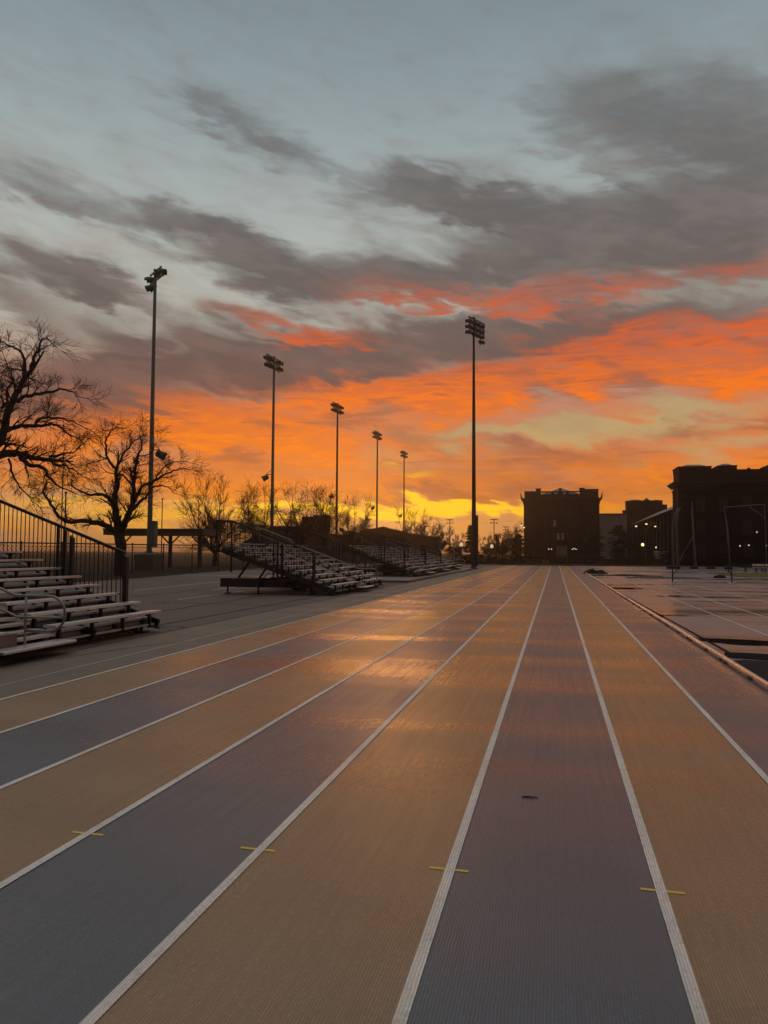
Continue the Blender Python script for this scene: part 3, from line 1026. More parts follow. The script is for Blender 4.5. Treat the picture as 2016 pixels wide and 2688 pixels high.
    b.tube([(-3.0, y0, 1.85), (-4.55, y0, 2.42)], .017, 8)
    b.build('handrail', M_RAILA, t, smooth=True)
    return t


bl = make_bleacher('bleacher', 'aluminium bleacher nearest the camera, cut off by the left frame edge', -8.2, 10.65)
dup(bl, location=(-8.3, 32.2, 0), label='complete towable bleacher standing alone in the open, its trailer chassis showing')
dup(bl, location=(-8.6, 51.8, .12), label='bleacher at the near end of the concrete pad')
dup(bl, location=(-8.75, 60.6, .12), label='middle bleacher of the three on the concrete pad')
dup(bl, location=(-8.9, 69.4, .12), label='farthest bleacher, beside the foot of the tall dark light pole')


# ------------------------------------------------------------------ floodlight poles
def flood(b, g, c, az, tilt, s=1.0):
    """one hooded floodlight"""
    d = Vector((math.cos(az) * math.cos(tilt), math.sin(az) * math.cos(tilt), math.sin(tilt)))
    c = Vector(c)
    prof = [(-.34, .10), (-.30, .17), (-.10, .20), (.02, .29), (.10, .31)]
    b.tube([c + d * (x * s) for x, r in prof], [r * s for x, r in prof], 10)
    up = Vector((0, 0, 1)) - d * d.z
    up.normalize()
    sd = d.cross(up)
    vs = []
    for x in (.10, .42):
        for k in range(9):
            a = math.radians(-10 + 200 * k / 8)
            vs.append(c + d * (x * s) + (sd * math.cos(a) + up * math.sin(a)) * (.315 * s))
    b.add(vs, [(k, k + 1, k + 10, k + 9) for k in range(8)])
    b.beam(c + Vector((0, 0, .48 * s)), c - d * .05 * s + Vector((0, 0, .16 * s)), .07, .07)
    g.tube([c + d * (.101 * s), c + d * (.115 * s)], .28 * s, 10)


def light_pole(label, base, top_z, r0, r1, arm, rows, lamps, m, speaker, cabinet=None, pedestal=None, gap=.85):
    t = thing('light_pole', label, 'light pole', (base.x, base.y, 0), 0, 'tall floodlight poles')
    z0 = pedestal or 0
    b = MB()
    b.tube([(0, 0, z0 + (top_z - .2 - z0) * k / 12) for k in range(13)], [r0 + (r1 - r0) * k / 12 for k in range(13)], 14)
    b.tube([(0, 0, z0), (0, 0, z0 + .12)], r0 * 1.5, 14)
    b.build('pole', m, t, smooth=False)
    hd = MB()
    ad = Vector((arm[0], arm[1], 0)).normalized()
    fl, gl = MB(), MB()
    for r in range(rows):
        z = top_z - .35 - r * gap
        hd.beam(ad * -arm[2], Vector((0, 0, 0)) + ad * arm[3], .12, .12)
        for k in range(8):
            i = -1 - k
            x, y, zz = hd.v[i]
            hd.v[i] = (x, y, zz + z)
    hd.tube([(0, 0, top_z - .3), (0, 0, top_z - .15)], r1 * 1.3, 10)
    hd.build('crossarm', m, t)
    for (u, row, az, tilt, s) in lamps:
        fl, gl = MB(), MB()
        c = ad * u + Vector((0, 0, top_z - .35 - row * gap - .42))
        flood(fl, gl, c, math.radians(az), math.radians(tilt), s)
        f = fl.build('floodlight', M_LAMP, t)
        gl.build('lens', M_GLASSD, f)
    for (az, zz, rch, tilt) in speaker:
        b = MB()
        d = Vector((math.cos(math.radians(az)), math.sin(math.radians(az)), 0))
        b.beam((0, 0, zz), d * rch + Vector((0, 0, zz)), .08)
        b.beam((0, 0, zz + .75), d * rch + Vector((0, 0, zz)), .06)
        e = (d * math.cos(math.radians(tilt)) + Vector((0, 0, math.sin(math.radians(tilt)))))
        c = d * (rch + .05) + Vector((0, 0, zz - .42))
        b.tube([d * rch + Vector((0, 0, zz)), c], .025, 5)
        prof = [(-.42, .10), (-.38, .24), (-.25, .31), (0, .33), (.25, .34), (.40, .43), (.41, .40), (.2, .25)]
        b.tube([c + e * x for x, r in prof], [r for x, r in prof], 14)
        b.build('loudspeaker', M_LAMP, t)
    if cabinet:
        b = MB()
        b.box(*cabinet)
        b.build('cabinet', M_GREYP if m is M_POLE else M_POLED, t, bevel=.02)
    if pedestal:
        b = MB()
        b.box(-.9, .9, -.9, .9, 0, pedestal - .15)
        b.box(-.9, .9, -.9, .9, pedestal - .15, pedestal, .35)
        b.build('pedestal', M_CONCB, t)
    return t


P0 = at(393, 1447, 67)
light_pole('tall grey light pole with a concrete pedestal, nearest on the left behind the bleacher', P0, 27.0, .23, .13, (2.2, -1.9, 1.3, 1.5), 2,
           [(1.25, 0, 10, -12, 1.15), (.55, 0, -20, -14, 1.1), (-1.2, 0, 190, -14, 1.1), (-1.0, 1, 200, -18, 1.15), (-.45, 1, 170, -30, 1.0)],
           M_POLE, [(12, 8.9 + 1.7, .75, -25)], cabinet=(.24, .68, -.35, .2, 2.0, 4.3), pedestal=1.5)
LB = [(-1.9, 0, 192, -14, 1.15), (-1.2, 0, 180, -14, 1.15), (-.5, 0, 190, -12, 1.0), (-1.7, 1, 195, -16, 1.15), (-1.0, 1, 180, -16, 1.15), (-.45, 1, 175, -16, 1.0),
      (.75, 0, -10, -12, 1.1), (1.5, 0, 0, -14, 1.1), (.75, 1, -8, -14, 1.1), (1.5, 1, 0, -14, 1.1)]
for i, (px, dd, tz, lab, spx) in enumerate((
        (714, 98, 27.2, 'grey floodlight pole rising behind the complete bleacher', [(200, 11.6, .85, -28)]),
        (884, 131, 27.6, 'third floodlight pole from the left, behind the gap between two bleachers', [(200, 11.6, .85, -28), (0, 5.9, .8, -25)]),
        (990, 164, 28.0, 'fourth floodlight pole from the left, two further back than the one behind the complete bleacher', [(200, 11.6, .85, -28)]),
        (1061, 198, 28.3, 'smallest and farthest floodlight pole of the row on the left', [(200, 11.6, .85, -28)]))):
    P = at(px, 1447, dd)
    light_pole(lab, P, tz, .24, .14, (.1, 1, 2.2, 2.0), 2, LB, M_POLE if i == 0 else M_POLED, spx)
PR = at(1245, 1447, 80)
LR = []
for r in range(3):
    for u, az in ((-.95, 200), (-.1, 20), (.75, 10), (1.6, 0)):
        LR.append((u, r, az + r * 4, -22, .85))
LR.append((1.5, 2.9, -20, -35, .9))
light_pole('tall dark floodlight pole with three rows of lamps at the end of the bleachers', PR, 26.9, .26, .11, (1.45, 3.3, 1.1, 2.3), 3, LR, M_POLED, [], gap=.6,
           cabinet=(.15, .45, -.25, .2, .3, 5.6))


# ------------------------------------------------------------------ bare trees
class Tree:
    def __init__(self, seed, twig=.010):
        self.r = random.Random(seed)
        self.tr, self.cr = MB(), MB()
        self.twig = twig

    def rv(self):
        r = self.r
        while True:
            v = Vector((r.uniform(-1, 1), r.uniform(-1, 1), r.uniform(-1, 1)))
            if .05 < v.length < 1:
                return v.normalized()

    def grow(self, p, d, ln, r0, lev, up=.12, spread=.75, nch=None):
        R = self.r
        n = max(2 if lev <= 0 else 3, min(7, int(ln / .35)))
        pts, rad, p, d = [Vector(p)], [r0], Vector(p), Vector(d).normalized()
        dirs = [d]
        for i in range(n):
            d = (d + self.rv() * .26 + Vector((0, 0, up * .5))).normalized()
            p = p + d * ln / n
            pts.append(p.copy())
            dirs.append(d.copy())
            rad.append(max(self.twig * .55, r0 * (1 - .72 * (i + 1) / n)))
        sides = 5 if r0 > .05 else (4 if r0 > .025 else 3)
        (self.tr if r0 > .045 else self.cr).tube(pts, rad, sides, False)
        if lev <= 0:
            return
        k = nch or (R.choice((5, 6, 7)) if lev > 1 else R.choice((4, 5, 6)))
        for j in range(k):
            u = .25 + .75 * (j + R.random()) / k
            i = min(n, max(1, int(u * n)))
            q = dirs[i]
            s = self.rv()
            s = (s - q * s.dot(q)).normalized()
            a = R.uniform(.45, 1.0) * spread
            nd = q * math.cos(a) + s * math.sin(a)
            self.grow(pts[i], nd, ln * R.uniform(.5, .85), max(self.twig * .6, rad[i] * .5), lev - 1, up, spread)

    def limb(self, pts, r0, r1, lev, dens=1.4, ln=2.2, up=.1, spread=.9):
        """a hand-placed limb, with branches growing off it"""
        R = self.r
        P = [Vector(p) for p in pts]
        Q, T = [], []
        m = 4
        for i in range(len(P) - 1):
            a, b_ = P[max(i - 1, 0)], P[min(i + 2, len(P) - 1)]
            for k in range(m):
                t = k / m
                Q.append(.5 * ((2 * P[i]) + (P[i + 1] - a) * t + (2 * a - 5 * P[i] + 4 * P[i + 1] - b_) * t * t + (3 * P[i] - a - 3 * P[i + 1] + b_) * t ** 3))
        Q.append(P[-1])
        for q in Q[1:-1]:
            q += self.rv() * .05
        N_ = len(Q)
        rad = [r0 + (r1 - r0) * i / (N_ - 1) for i in range(N_)]
        self.tr.tube(Q, rad, 7, False)
        tot = sum((Q[i + 1] - Q[i]).length for i in range(N_ - 1))
        cnt = int(tot * dens)
        for j in range(cnt):
            u = (j + R.random()) / cnt
            i = min(N_ - 2, max(0, int((.12 + .88 * u) * (N_ - 1))))
            q = (Q[i + 1] - Q[i]).normalized()
            s = self.rv() + Vector((0, 0, .25))
            s = (s - q * s.dot(q)).normalized()
            a = R.uniform(.5, 1.15)
            self.grow(Q[i], q * math.cos(a) + s * math.sin(a), ln * R.uniform(.55, 1.15) * (1 - .35 * u), max(.02, rad[i] * .42), lev, up, spread)
        if r1 < .2:
            self.grow(Q[-1], (Q[-1] - Q[-2]), ln * .9, r1, lev, up, spread)

    def build(self, label, base, group='bare trees'):
        t = thing('bare_tree', label, 'tree', base, 0, group)
        for mb, nm, mm in ((self.tr, 'trunk', M_BARK), (self.cr, 'crown', M_TWIG)):
            mb.v = [(x - base[0], y - base[1], z - base[2]) for x, y, z in mb.v]
            mb.build(nm, mm, t)
        return t


def px_limb(pts, F, jit, R):
    out, off = [], 0
    for i, (x, y) in enumerate(pts):
        out.append(at(x, y, F + off))
        off += R.uniform(-jit, jit)
    return out


T = Tree(21, .012)
F1 = 40
base = at(-120, 1447, F1)
base.z = 0
T.limb([base, at(-118, 1400, F1), at(-112, 1300, F1), at(-80, 1235, F1), at(-40, 1200, F1), at(0, 1172, F1)], .55, .21, 1, .5)
R1 = random.Random(4)
k = .226
T1 = [([(0, 1172), (14, 1111), (29, 1066), (52, 1021), (75, 987)], .20, .11, 2), ([(75, 987), (84, 953), (97, 926), (104, 903), (120, 899)], .09, .03, 3),
      ([(62, 1000), (59, 987), (61, 953), (45, 933), (23, 919), (-10, 905)], .10, .03, 3), ([(41, 1066), (56, 1052), (90, 1046), (124, 1039), (154, 1032), (181, 1037), (201, 1050)], .11, .025, 3),
      ([(14, 1143), (29, 1134), (61, 1129), (90, 1131), (127, 1125), (154, 1129), (181, 1152)], .13, .04, 3), ([(84, 1129), (108, 1107), (136, 1109), (167, 1109), (199, 1122)], .08, .03, 3),
      ([(-80, 1235), (-40, 1212), (0, 1204), (45, 1202), (79, 1211), (127, 1217)], .26, .11, 2), ([(52, 1210), (75, 1233), (106, 1233), (124, 1258), (140, 1276), (167, 1292)], .12, .04, 3),
      ([(127, 1217), (145, 1229), (172, 1233), (199, 1247)], .09, .03, 3), ([(127, 1211), (158, 1204), (188, 1197), (212, 1177)], .07, .02, 3),
      ([(0, 1084), (16, 1066), (14, 1037), (29, 1016), (20, 980)], .08, .03, 3), ([(-40, 1200), (-20, 1120), (-30, 1040), (-10, 960)], .15, .05, 3),
      ([(20, 1215), (35, 1260), (60, 1300), (90, 1330)], .06, .02, 3)]
for pts, a, c, lev in T1:
    T.limb(px_limb(pts, F1, .35, R1), a * 1.1, c, 2, 2.4, 1.5, .03, .9)
T.build('large bare tree at the left frame edge with heavy dark limbs', tuple(base))

T = Tree(33, .012)
F2 = 51
base = at(317, 1447, F2)
base.z = 0
T.limb([base, at(317, 1480, F2), at(318, 1440, F2), at(313, 1401, F2)], .40, .34, 0, .01)
T2 = [([(309, 1412), (301, 1401), (271, 1386), (220, 1377), (187, 1380), (157, 1367), (133, 1334), (115, 1304), (118, 1280), (130, 1265)], .20, .03),
      ([(313, 1405), (304, 1358), (301, 1316), (307, 1280), (304, 1243)], .24, .12), ([(304, 1243), (320, 1205), (351, 1165), (376, 1150)], .08, .02),
      ([(304, 1243), (282, 1212), (276, 1180), (279, 1158), (298, 1133), (329, 1130)], .09, .02), ([(302, 1345), (298, 1337), (283, 1316), (265, 1307), (232, 1306), (205, 1295), (181, 1283)], .15, .03),
      ([(318, 1405), (322, 1395), (335, 1361), (347, 1325), (350, 1286)], .24, .14), ([(348, 1284), (354, 1243), (360, 1205), (370, 1180), (364, 1149)], .12, .03),
      ([(332, 1362), (338, 1355), (362, 1331), (386, 1307), (401, 1286), (431, 1283), (458, 1301)], .14, .02), ([(350, 1330), (354, 1321), (373, 1284), (407, 1268), (439, 1249), (470, 1237), (495, 1240)], .13, .02),
      ([(407, 1268), (420, 1243), (451, 1221), (483, 1218)], .06, .02), ([(348, 1284), (330, 1262), (311, 1252), (290, 1250), (262, 1235)], .07, .02), ([(360, 1205), (385, 1200), (400, 1190)], .05, .02),
      ([(282, 1212), (262, 1205), (245, 1190)], .05, .02), ([(304, 1262), (320, 1256), (342, 1272)], .04, .02)]
for pts, a, c in T2:
    T.limb(px_limb(pts, F2, .35, R1), a * 1.12, c, 2, 2.1, 1.5, .06, .9)
T.build('bare spreading tree with a forked trunk beside the grey light pole', tuple(base))
n = MB()
rs = random.Random(2)
q = at(357, 1218, F2)
for i in range(90):
    d = Vector((rs.gauss(0, 1), rs.gauss(0, 1), rs.gauss(0, 1))).normalized()
    a = Vector((rs.gauss(0, .12), rs.gauss(0, .12), rs.gauss(0, .16)))
    n.tube([a - d * .14, a, a + d * .14], .018, 3, False)
o = n.build('nest', M_TWIG)
o.location = q
tag(o, 'dark twig nest high in the forked tree', 'nest')


def wild_tree(label, px, F, ptop, half, stems, seed, twig=.02, lev=3, up=.25, spread=.7, trunk=1.6, rad=.2, fan=.5):
    """a tree grown freely from its base to a given height"""
    g = at(px, 1447, F)
    g.z = 0
    H = at(px, ptop, F).z
    T = Tree(seed, twig)
    R = T.r
    rt = rad
    T.tr.tube([g, g + Vector((R.uniform(-.1, .1), 0, trunk * .5)), g + Vector((R.uniform(-.15, .15), 0, trunk))], [rt * 1.3, rt * 1.05, rt], 8, False)
    q = g + Vector((0, 0, trunk * .97))
    w = half * F / FPX
    for j in range(stems):
        a = 2 * math.pi * (j + R.uniform(-.3, .3)) / stems
        tilt = R.uniform(.3, 1.0) * fan
        tip = Vector((math.cos(a) * w * tilt * 1.15, math.sin(a) * w * tilt * 1.15, (H - trunk) * (1 - .28 * tilt) * R.uniform(.60, .74)))
        mid = tip * .5 + Vector((math.cos(a) * w * .10, math.sin(a) * w * .1, R.uniform(-.3, .3)))
        T.limb([q, q + mid * .5 + T.rv() * .2, q + mid + T.rv() * .3, q + tip], rt * R.uniform(.4, .55), .03, lev - 1, (2.1 if F < 125 else 1.5) * 11 / max(H, 6), H * .21, up * .6, spread)
    return T.build(label, tuple(g))


wild_tree('bare vase-shaped tree left of the complete bleacher, behind the pavilion', 565, 88, 1238, 85, 9, 5, .02, 3, .3, .6, 1.4, .24, .95)
wild_tree('bare tree just left of the second light pole', 673, 96, 1262, 62, 6, 7, .02, 3, .1, .95, 2.6, .24, .9)
wild_tree('dark spreading bare tree right of the second light pole', 789, 100, 1250, 75, 7, 8, .024, 3, .05, 1.0, 2.6, .34, .95)
wild_tree('bare tree left of the third light pole', 852, 108, 1264, 52, 6, 9, .022, 3, .08, .95, 3.0, .25, .9)
wild_tree('thin bare tree right of the third light pole', 935, 118, 1296, 55, 6, 10, .022, 3, .2, .8, 2.2, .18, .9)
wild_tree('thin bare tree behind the farthest light pole', 1086, 165, 1318, 46, 6, 12, .028, 3, .2, .8, 2.5, .2, .9)
wild_tree('low bare tree in front of the rounded bare tree', 1105, 180, 1362, 34, 9, 13, .035, 3, .2, .8, 1.2, .15, .9)
wild_tree('rounded dense bare tree left of the far floodlight', 1148, 185, 1366, 34, 11, 14, .038, 3, .25, .75, 1.2, .18, .9)
wild_tree('pale bare shrub tree left of the evergreen', 1198, 190, 1392, 34, 8, 15, .035, 3, .25, .8, .8, .14, .9)
wild_tree('bare shrub tree right of the evergreen', 1285, 190, 1398, 28, 8, 16, .035, 3, .2, .8, .8, .14, .9)
wild_tree('dense round bare tree before the dark building', 1318, 180, 1388, 34, 12, 17, .04, 3, .25, .75, 1.0, .16, .9)
wild_tree('bare tree crowding the left corner of the building', 1352, 185, 1372, 30, 8, 18, .036, 3, .2, .8, 1.2, .16, .9)


def evergreen(label, px, F, ptop, half, seed, ragged=.35, pointed=True, group='evergreens by the far fence'):
    g = at(px, 1447, F)
    g.z = 0
    H = at(px, ptop, F).z
    w = half * F / FPX
    R = random.Random(seed)
    t = thing('evergreen_tree', label, 'tree', g, 0, group)
    b = MB()
    b.tube([(0, 0, 0), (0, 0, H * .55), (0, 0, H * .97)], [.22, .14, .03], 7, False)
    tr = b
    c = MB()
    for i in range(150):
        h = R.uniform(.10, .99)
        env = (1 - h) ** .75 * 1.05 + .06 if pointed else (1 - (2 * h - 1) ** 2) ** .5
        a = R.uniform(0, 2 * math.pi)
        rr = w * env * R.uniform(.45, 1.0) * (1 + R.uniform(-ragged, ragged))
        tip = Vector((math.cos(a) * rr, math.sin(a) * rr, h * H - rr * .15))
        root = Vector((0, 0, h * H - rr * .05))
        tr.tube([root, tip], [.03, .012], 3, False)
        for q in range(34):
            u = R.uniform(.3, 1.05)
            p = root.lerp(tip, u) + Vector((R.gauss(0, .16), R.gauss(0, .16), R.gauss(0, .11)))
            n_ = Vector((R.gauss(0, 1), R.gauss(0, 1), R.gauss(0, .6))).normalized()
            m_ = n_.cross(Vector((R.gauss(0, 1), R.gauss(0, 1), R.gauss(0, 1)))).normalized()
            s = R.uniform(.10, .24)
            c.add([p - n_ * s, p + m_ * s * .5, p + n_ * s, p - m_ * s * .4], [(0, 1, 2, 3)])
    tr.build('trunk', M_BARK, t)
    c.build('crown', M_LEAF, t)
    return t


evergreen('ragged dark evergreen behind the tall dark light pole', 1238, 150, 1376, 32, 1)
evergreen('dark evergreen against the left corner of the building', 1362, 165, 1398, 22, 2, .4, False)
evergreen('round black evergreen before the right end of the building', 1560, 175, 1368, 34, 3, .25, False)
evergreen('broad dark evergreen before the grey cladded block', 1625, 168, 1372, 36, 4, .25, False)

# ------------------------------------------------------------------ buildings at the far end
def windows(parent, xs, zs, w, h, y, m_of):
    for i, x in enumerate(xs):
        for j, z in enumerate(zs):
            b = MB()
            for (a, c, d, e) in ((-w / 2 - .07, -w / 2, -.07, h + .07), (w / 2, w / 2 + .07, -.07, h + .07), (-w / 2, w / 2, -.07, 0), (-w / 2, w / 2, h, h + .07)):
                b.box(x + a, x + c, y - .06, y + .05, z + d, z + e)
            b.box(x - .025, x + .025, y - .04, y + .03, z, z + h)
            for q in (.33, .66):
                b.box(x - w / 2, x - .026, y - .035, y + .03, z + h * q - .02, z + h * q + .02)
                b.box(x + .026, x + w / 2, y - .035, y + .03, z + h * q - .02, z + h * q + .02)
            f = b.build('window', M_TRIM, parent)
            p = MB()
            p.box(x - w / 2, x + w / 2, y + .032, y + .06, z, z + h)
            p.build('pane', m_of(i, j), f)


def quoins(b, x, y, z0, z1, sx, sy, w=.9):
    k = 0
    z = z0
    while z < z1 - .5:
        ww = w if k % 2 else w * .6
        b.box(min(x - sx * .10, x + sx * ww), max(x - sx * .10, x + sx * ww), min(y - sy * .10, y + sy * ww), max(y - sy * .10, y + sy * ww), z, z + .46)
        z += .56
        k += 1


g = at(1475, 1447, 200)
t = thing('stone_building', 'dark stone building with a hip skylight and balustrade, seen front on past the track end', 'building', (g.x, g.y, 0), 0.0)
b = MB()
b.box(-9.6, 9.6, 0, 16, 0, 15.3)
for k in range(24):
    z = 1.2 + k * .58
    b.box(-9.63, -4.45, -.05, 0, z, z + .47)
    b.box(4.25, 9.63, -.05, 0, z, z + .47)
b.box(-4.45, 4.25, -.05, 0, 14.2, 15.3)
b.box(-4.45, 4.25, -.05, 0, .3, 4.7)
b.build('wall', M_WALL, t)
b = MB()
quoins(b, -9.6, 0, .6, 15.2, 1, 1)
b.build('quoin', M_WALL, t)
b = MB()
quoins(b, 9.6, 0, .6, 15.2, -1, 1)
b.build('quoin', M_WALL, t)
b = MB()
for (e, z0, z1) in ((.25, 14.7, 15.0), (.35, 15.3, 15.6), (.62, 15.6, 15.95), (.85, 15.95, 16.15)):
    b.box(-9.6 - e, 9.6 + e, -e, 16 + e, z0 + .002, z1)
for sx in (-1, 1):
    for yy in (-.5, 16.5):
        b.hexa([(sx * 9.95, yy - .2, 16.15), (sx * 10.45, yy - .2, 16.15), (sx * 10.45, yy + .2, 16.15), (sx * 9.95, yy + .2, 16.15)],
               [(sx * 10.42, yy - .03, 17.7), (sx * 10.5, yy - .03, 17.7), (sx * 10.5, yy + .03, 17.7), (sx * 10.42, yy + .03, 17.7)])
b.build('cornice', M_WALL, t)
b = MB()
b.box(-9.5, -5.2, 0, .8, 16.15, 18.1)
b.box(4.7, 9.5, 0, .8, 16.15, 18.5)
for sx in (-9.5, 8.7):
    b.box(sx, sx + .8, .8, 15.5, 16.15, 18.1)
b.box(-5.2, 4.7, 0, .8, 16.15, 17.2)
b.build('parapet', M_WALL, t)
b = MB()
b.box(-5.2, 4.7, .1, .5, 17.75, 18.05)
x = -5.0
while x < 4.6:
    if not (-2.6 < x < -1.9 or -.9 < x < .4 or 1.2 < x < 2.0):
        b.box(x - .06, x + .06, .22, .38, 17.2, 17.75)
    x += .26
for (xa, xb) in ((-2.6, -1.9), (-.9, .4), (1.2, 2.0)):
    b.box(xa, xb, .05, .6, 17.2, 17.85)
b.box(-.6, .1, 0, .7, 18.05, 18.55)
b.hip(-.75, .25, -.05, .75, 18.55, 18.9, .4)
b.build('balustrade', M_WALL, t)
b = MB()
for (xa, xb) in ((-6.5, -5.25), (4.75, 6.0)):
    b.box(xa, xb, .3, 1.6, 18.1, 18.65)
    b.box(xa - .12, xb + .12, .18, 1.72, 18.65, 18.85)
b.build('chimney', M_WALL, t)
b = MB()
b.hip(-4.7, 4.5, 1.2, 9, 17.4, 19.2, .06)
b.build('skylight', M_ROOF, t)
b = MB()
for xx in (-4.45, 3.95):
    b.box(xx, xx + .32, -.16, 0, 4.7, 14.2)
b.box(-4.13, 3.95, -.16, 0, 13.95, 14.2)
for xx in (-2.25, -.2, 1.85):
    b.box(xx - .12, xx + .12, -.12, 0, 4.7, 13.95)
b.build('pilaster', M_TRIM, t)
lit = {(2, 1), (4, 0), (3, 0)}
windows(t, [-3.65, -2.78, -1.7, -.8, .35, 1.25, 2.4, 3.3], [5.2, 8.7, 11.4], .62, 1.75, -.085, lambda i, j: M_LIT if (i, j) in lit else M_PANE)
b = MB()
b.box(-1.3, 1.4, -.1, 0, .4, 3.6)
b.build('door', M_BROWN, t)
b = MB()
for k in range(4):
    b.box(-2.0 - k * .1, 2.1 + k * .1, -.7 - .35 * k, -.35 * k - .35 if k else -.1, 0, .8 - .2 * k)
b.build('steps', M_TRIM, t)
for xx in (-3.25, -2.55, 2.8, 3.25, 3.7):
    b = MB()
    b.beam((xx, 0, 2.6), (xx, -.5, 2.6), .06)
    l = b.build('wall_lamp', M_LAMP, t)
    b = MB()
    b.ball((xx, -.5, 2.75 + (.2 if xx == 3.25 else 0)), .12, 10, 7)
    b.build('bulb', M_BULBW, l)

# large building on the right; its long side follows the track
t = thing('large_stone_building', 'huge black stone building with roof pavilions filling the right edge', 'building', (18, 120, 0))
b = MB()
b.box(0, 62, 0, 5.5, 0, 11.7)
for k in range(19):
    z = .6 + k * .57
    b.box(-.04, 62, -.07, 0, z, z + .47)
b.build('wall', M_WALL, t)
b = MB()
quoins(b, 0, 0, .6, 11.4, 1, 1, 1.1)
b.build('quoin', M_TRIM, t)
b = MB()
quoins(b, 0, 5.5, .6, 11.4, 1, -1, 1.1)
b.build('quoin', M_TRIM, t)
b = MB()
for (e, z0, z1) in ((.2, 11.2, 11.45), (.35, 11.7, 11.95), (.6, 11.95, 12.2), (.8, 12.2, 12.4)):
    b.box(-e, 62, -e, 5.5 + e, z0 + .002, z1)
b.build('cornice', M_TRIM, t)
b = MB()
b.box(.05, 62, .05, 5.4, 12.4, 14.0)
b.box(0, 62, 0, 5.45, 14.0, 14.15)
for xx in (9.6, 11.4):
    b.box(xx, xx + .35, .1, .5, 14.15, 14.35)
b.build('attic', M_WALL, t)
for (xa, xb, zz) in ((-.02, 4.6, 14.6), (5.5, 8.1, 14.65), (12.6, 17.5, 14.7), (24, 29, 14.6), (36, 41, 14.6)):
    b = MB()
    b.box(xa, xb, -.05, 5.3, 14.152, zz)
    b.box(xa - .1, xb + .1, -.15, 5.4, zz, zz + .1)
    p = b.build('pavilion', M_WALL, t)
    r = MB()
    r.hip(xa + .4, xb - .4, .3, 4.9, zz + .1, zz + .5, .5)
    r.build('roof', M_SLATE, p)
windows(t, [3.0 + 3.2 * k for k in range(13)], [1.2, 4.6, 8.0], 1.1, 2.0, -.11, lambda i, j: M_PANE)
for xx, zz in ((8.2, 2.9), (9.4, 3.0), (11.7, 2.95), (10.5, 4.9)):
    b = MB()
    b.beam((xx, 0, zz - .1), (xx, -.55, zz - .1), .06)
    l = b.build('wall_lamp', M_LAMP, t)
    b = MB()
    b.ball((xx, -.55, zz), .08, 10, 7)
    b.build('bulb', M_BULBW, l)
b = MB()                     # low side wing running away along the track
b.box(.35, 14, 5.502, 74, 0, 8.6)
wg = b.build('side_wing', M_WALL, t)
r = MB()
r.hexa([(-.25, 5.6, 8.6), (14.5, 5.6, 8.6), (14.5, 74.6, 8.6), (-.25, 74.6, 8.6)], [(6, 5.6, 11.6), (8, 5.6, 11.6), (8, 70, 11.6), (6, 70, 11.6)])
r.build('roof', M_SLATE, wg)
q = MB()
for k in range(15):
    y = 7.5 + k * 4.5
    q.box(.02, .35, y - .45, y + .45, .4, 8.3)
q.build('pilaster', M_TRIM, wg)

# towered building behind the wing
g = at(1695, 1447, 215)
s = 215 / FPX
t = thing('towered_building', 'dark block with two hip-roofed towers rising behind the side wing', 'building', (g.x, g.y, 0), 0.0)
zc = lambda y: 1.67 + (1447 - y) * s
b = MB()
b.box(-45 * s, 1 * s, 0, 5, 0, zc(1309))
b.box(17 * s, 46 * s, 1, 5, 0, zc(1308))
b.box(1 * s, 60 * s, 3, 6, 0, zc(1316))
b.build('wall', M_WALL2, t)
for (xa, xb, z0, z1, ya, yb) in ((-46, 2, 1309, 1303.5, 0, 5), (16, 47, 1308, 1304, 1, 5), (1, 17, 1305, 1298, 3, 5.8)):
    b = MB()
    b.box(xa * s, xb * s, ya - .05, yb, zc(z0), zc(z0) + .2)
    b.hip(xa * s + .3, xb * s - .3, ya + .3, yb - .3, zc(z0) + .2, zc(z1), .35)
    b.build('roof', M_SHEDR, t)
b = MB()
b.box(2 * s, 16 * s, 3.05, 5.7, zc(1316), zc(1305))
b.build('turret', M_WALL2, t)
b = MB()
b.box(-55 * s, -45 * s, 1, 2.2, zc(1339), zc(1332))
b.box(-52 * s, -45 * s, 1.1, 2.1, zc(1342), zc(1339))
b.build('balcony', M_TRIM, t)
g = at(1612, 1447, 250)
s2 = 250 / FPX
t = thing('grey_block', 'plain grey-green cladded block between the two dark buildings', 'building', (g.x, g.y, 0), 0.0)
b = MB()
b.box(-46 * s2, 46 * s2, 0, 20, 0, 1.67 + 103 * s2)
b.build('wall', M_GREY, t)
b = MB()
b.box(-46.5 * s2, 46.5 * s2, -.3, 20.3, 1.67 + 103 * s2, 1.67 + 105.5 * s2)
b.build('roof', M_SHEDR, t)

# dark sheds behind the bleachers
g = at(740, 1447, 140)
s3 = 140 / FPX
zc = lambda y: 1.67 + (1447 - y) * s3
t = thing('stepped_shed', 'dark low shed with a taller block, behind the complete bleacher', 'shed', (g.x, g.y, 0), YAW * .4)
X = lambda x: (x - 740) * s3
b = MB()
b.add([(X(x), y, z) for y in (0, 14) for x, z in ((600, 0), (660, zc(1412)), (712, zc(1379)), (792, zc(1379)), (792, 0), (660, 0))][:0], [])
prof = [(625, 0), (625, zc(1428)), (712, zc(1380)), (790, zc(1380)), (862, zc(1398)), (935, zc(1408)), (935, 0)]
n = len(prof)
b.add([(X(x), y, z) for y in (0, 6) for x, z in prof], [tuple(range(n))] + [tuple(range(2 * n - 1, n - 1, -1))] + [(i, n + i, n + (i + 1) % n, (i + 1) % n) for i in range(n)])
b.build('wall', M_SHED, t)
b = MB()
b.box(X(788), X(855), 1.5, 5, zc(1400), zc(1356))
b.box(X(820), X(857), 1.3, 4, zc(1366), zc(1350))
b.build('upper_block', M_SHED, t)
b = MB()
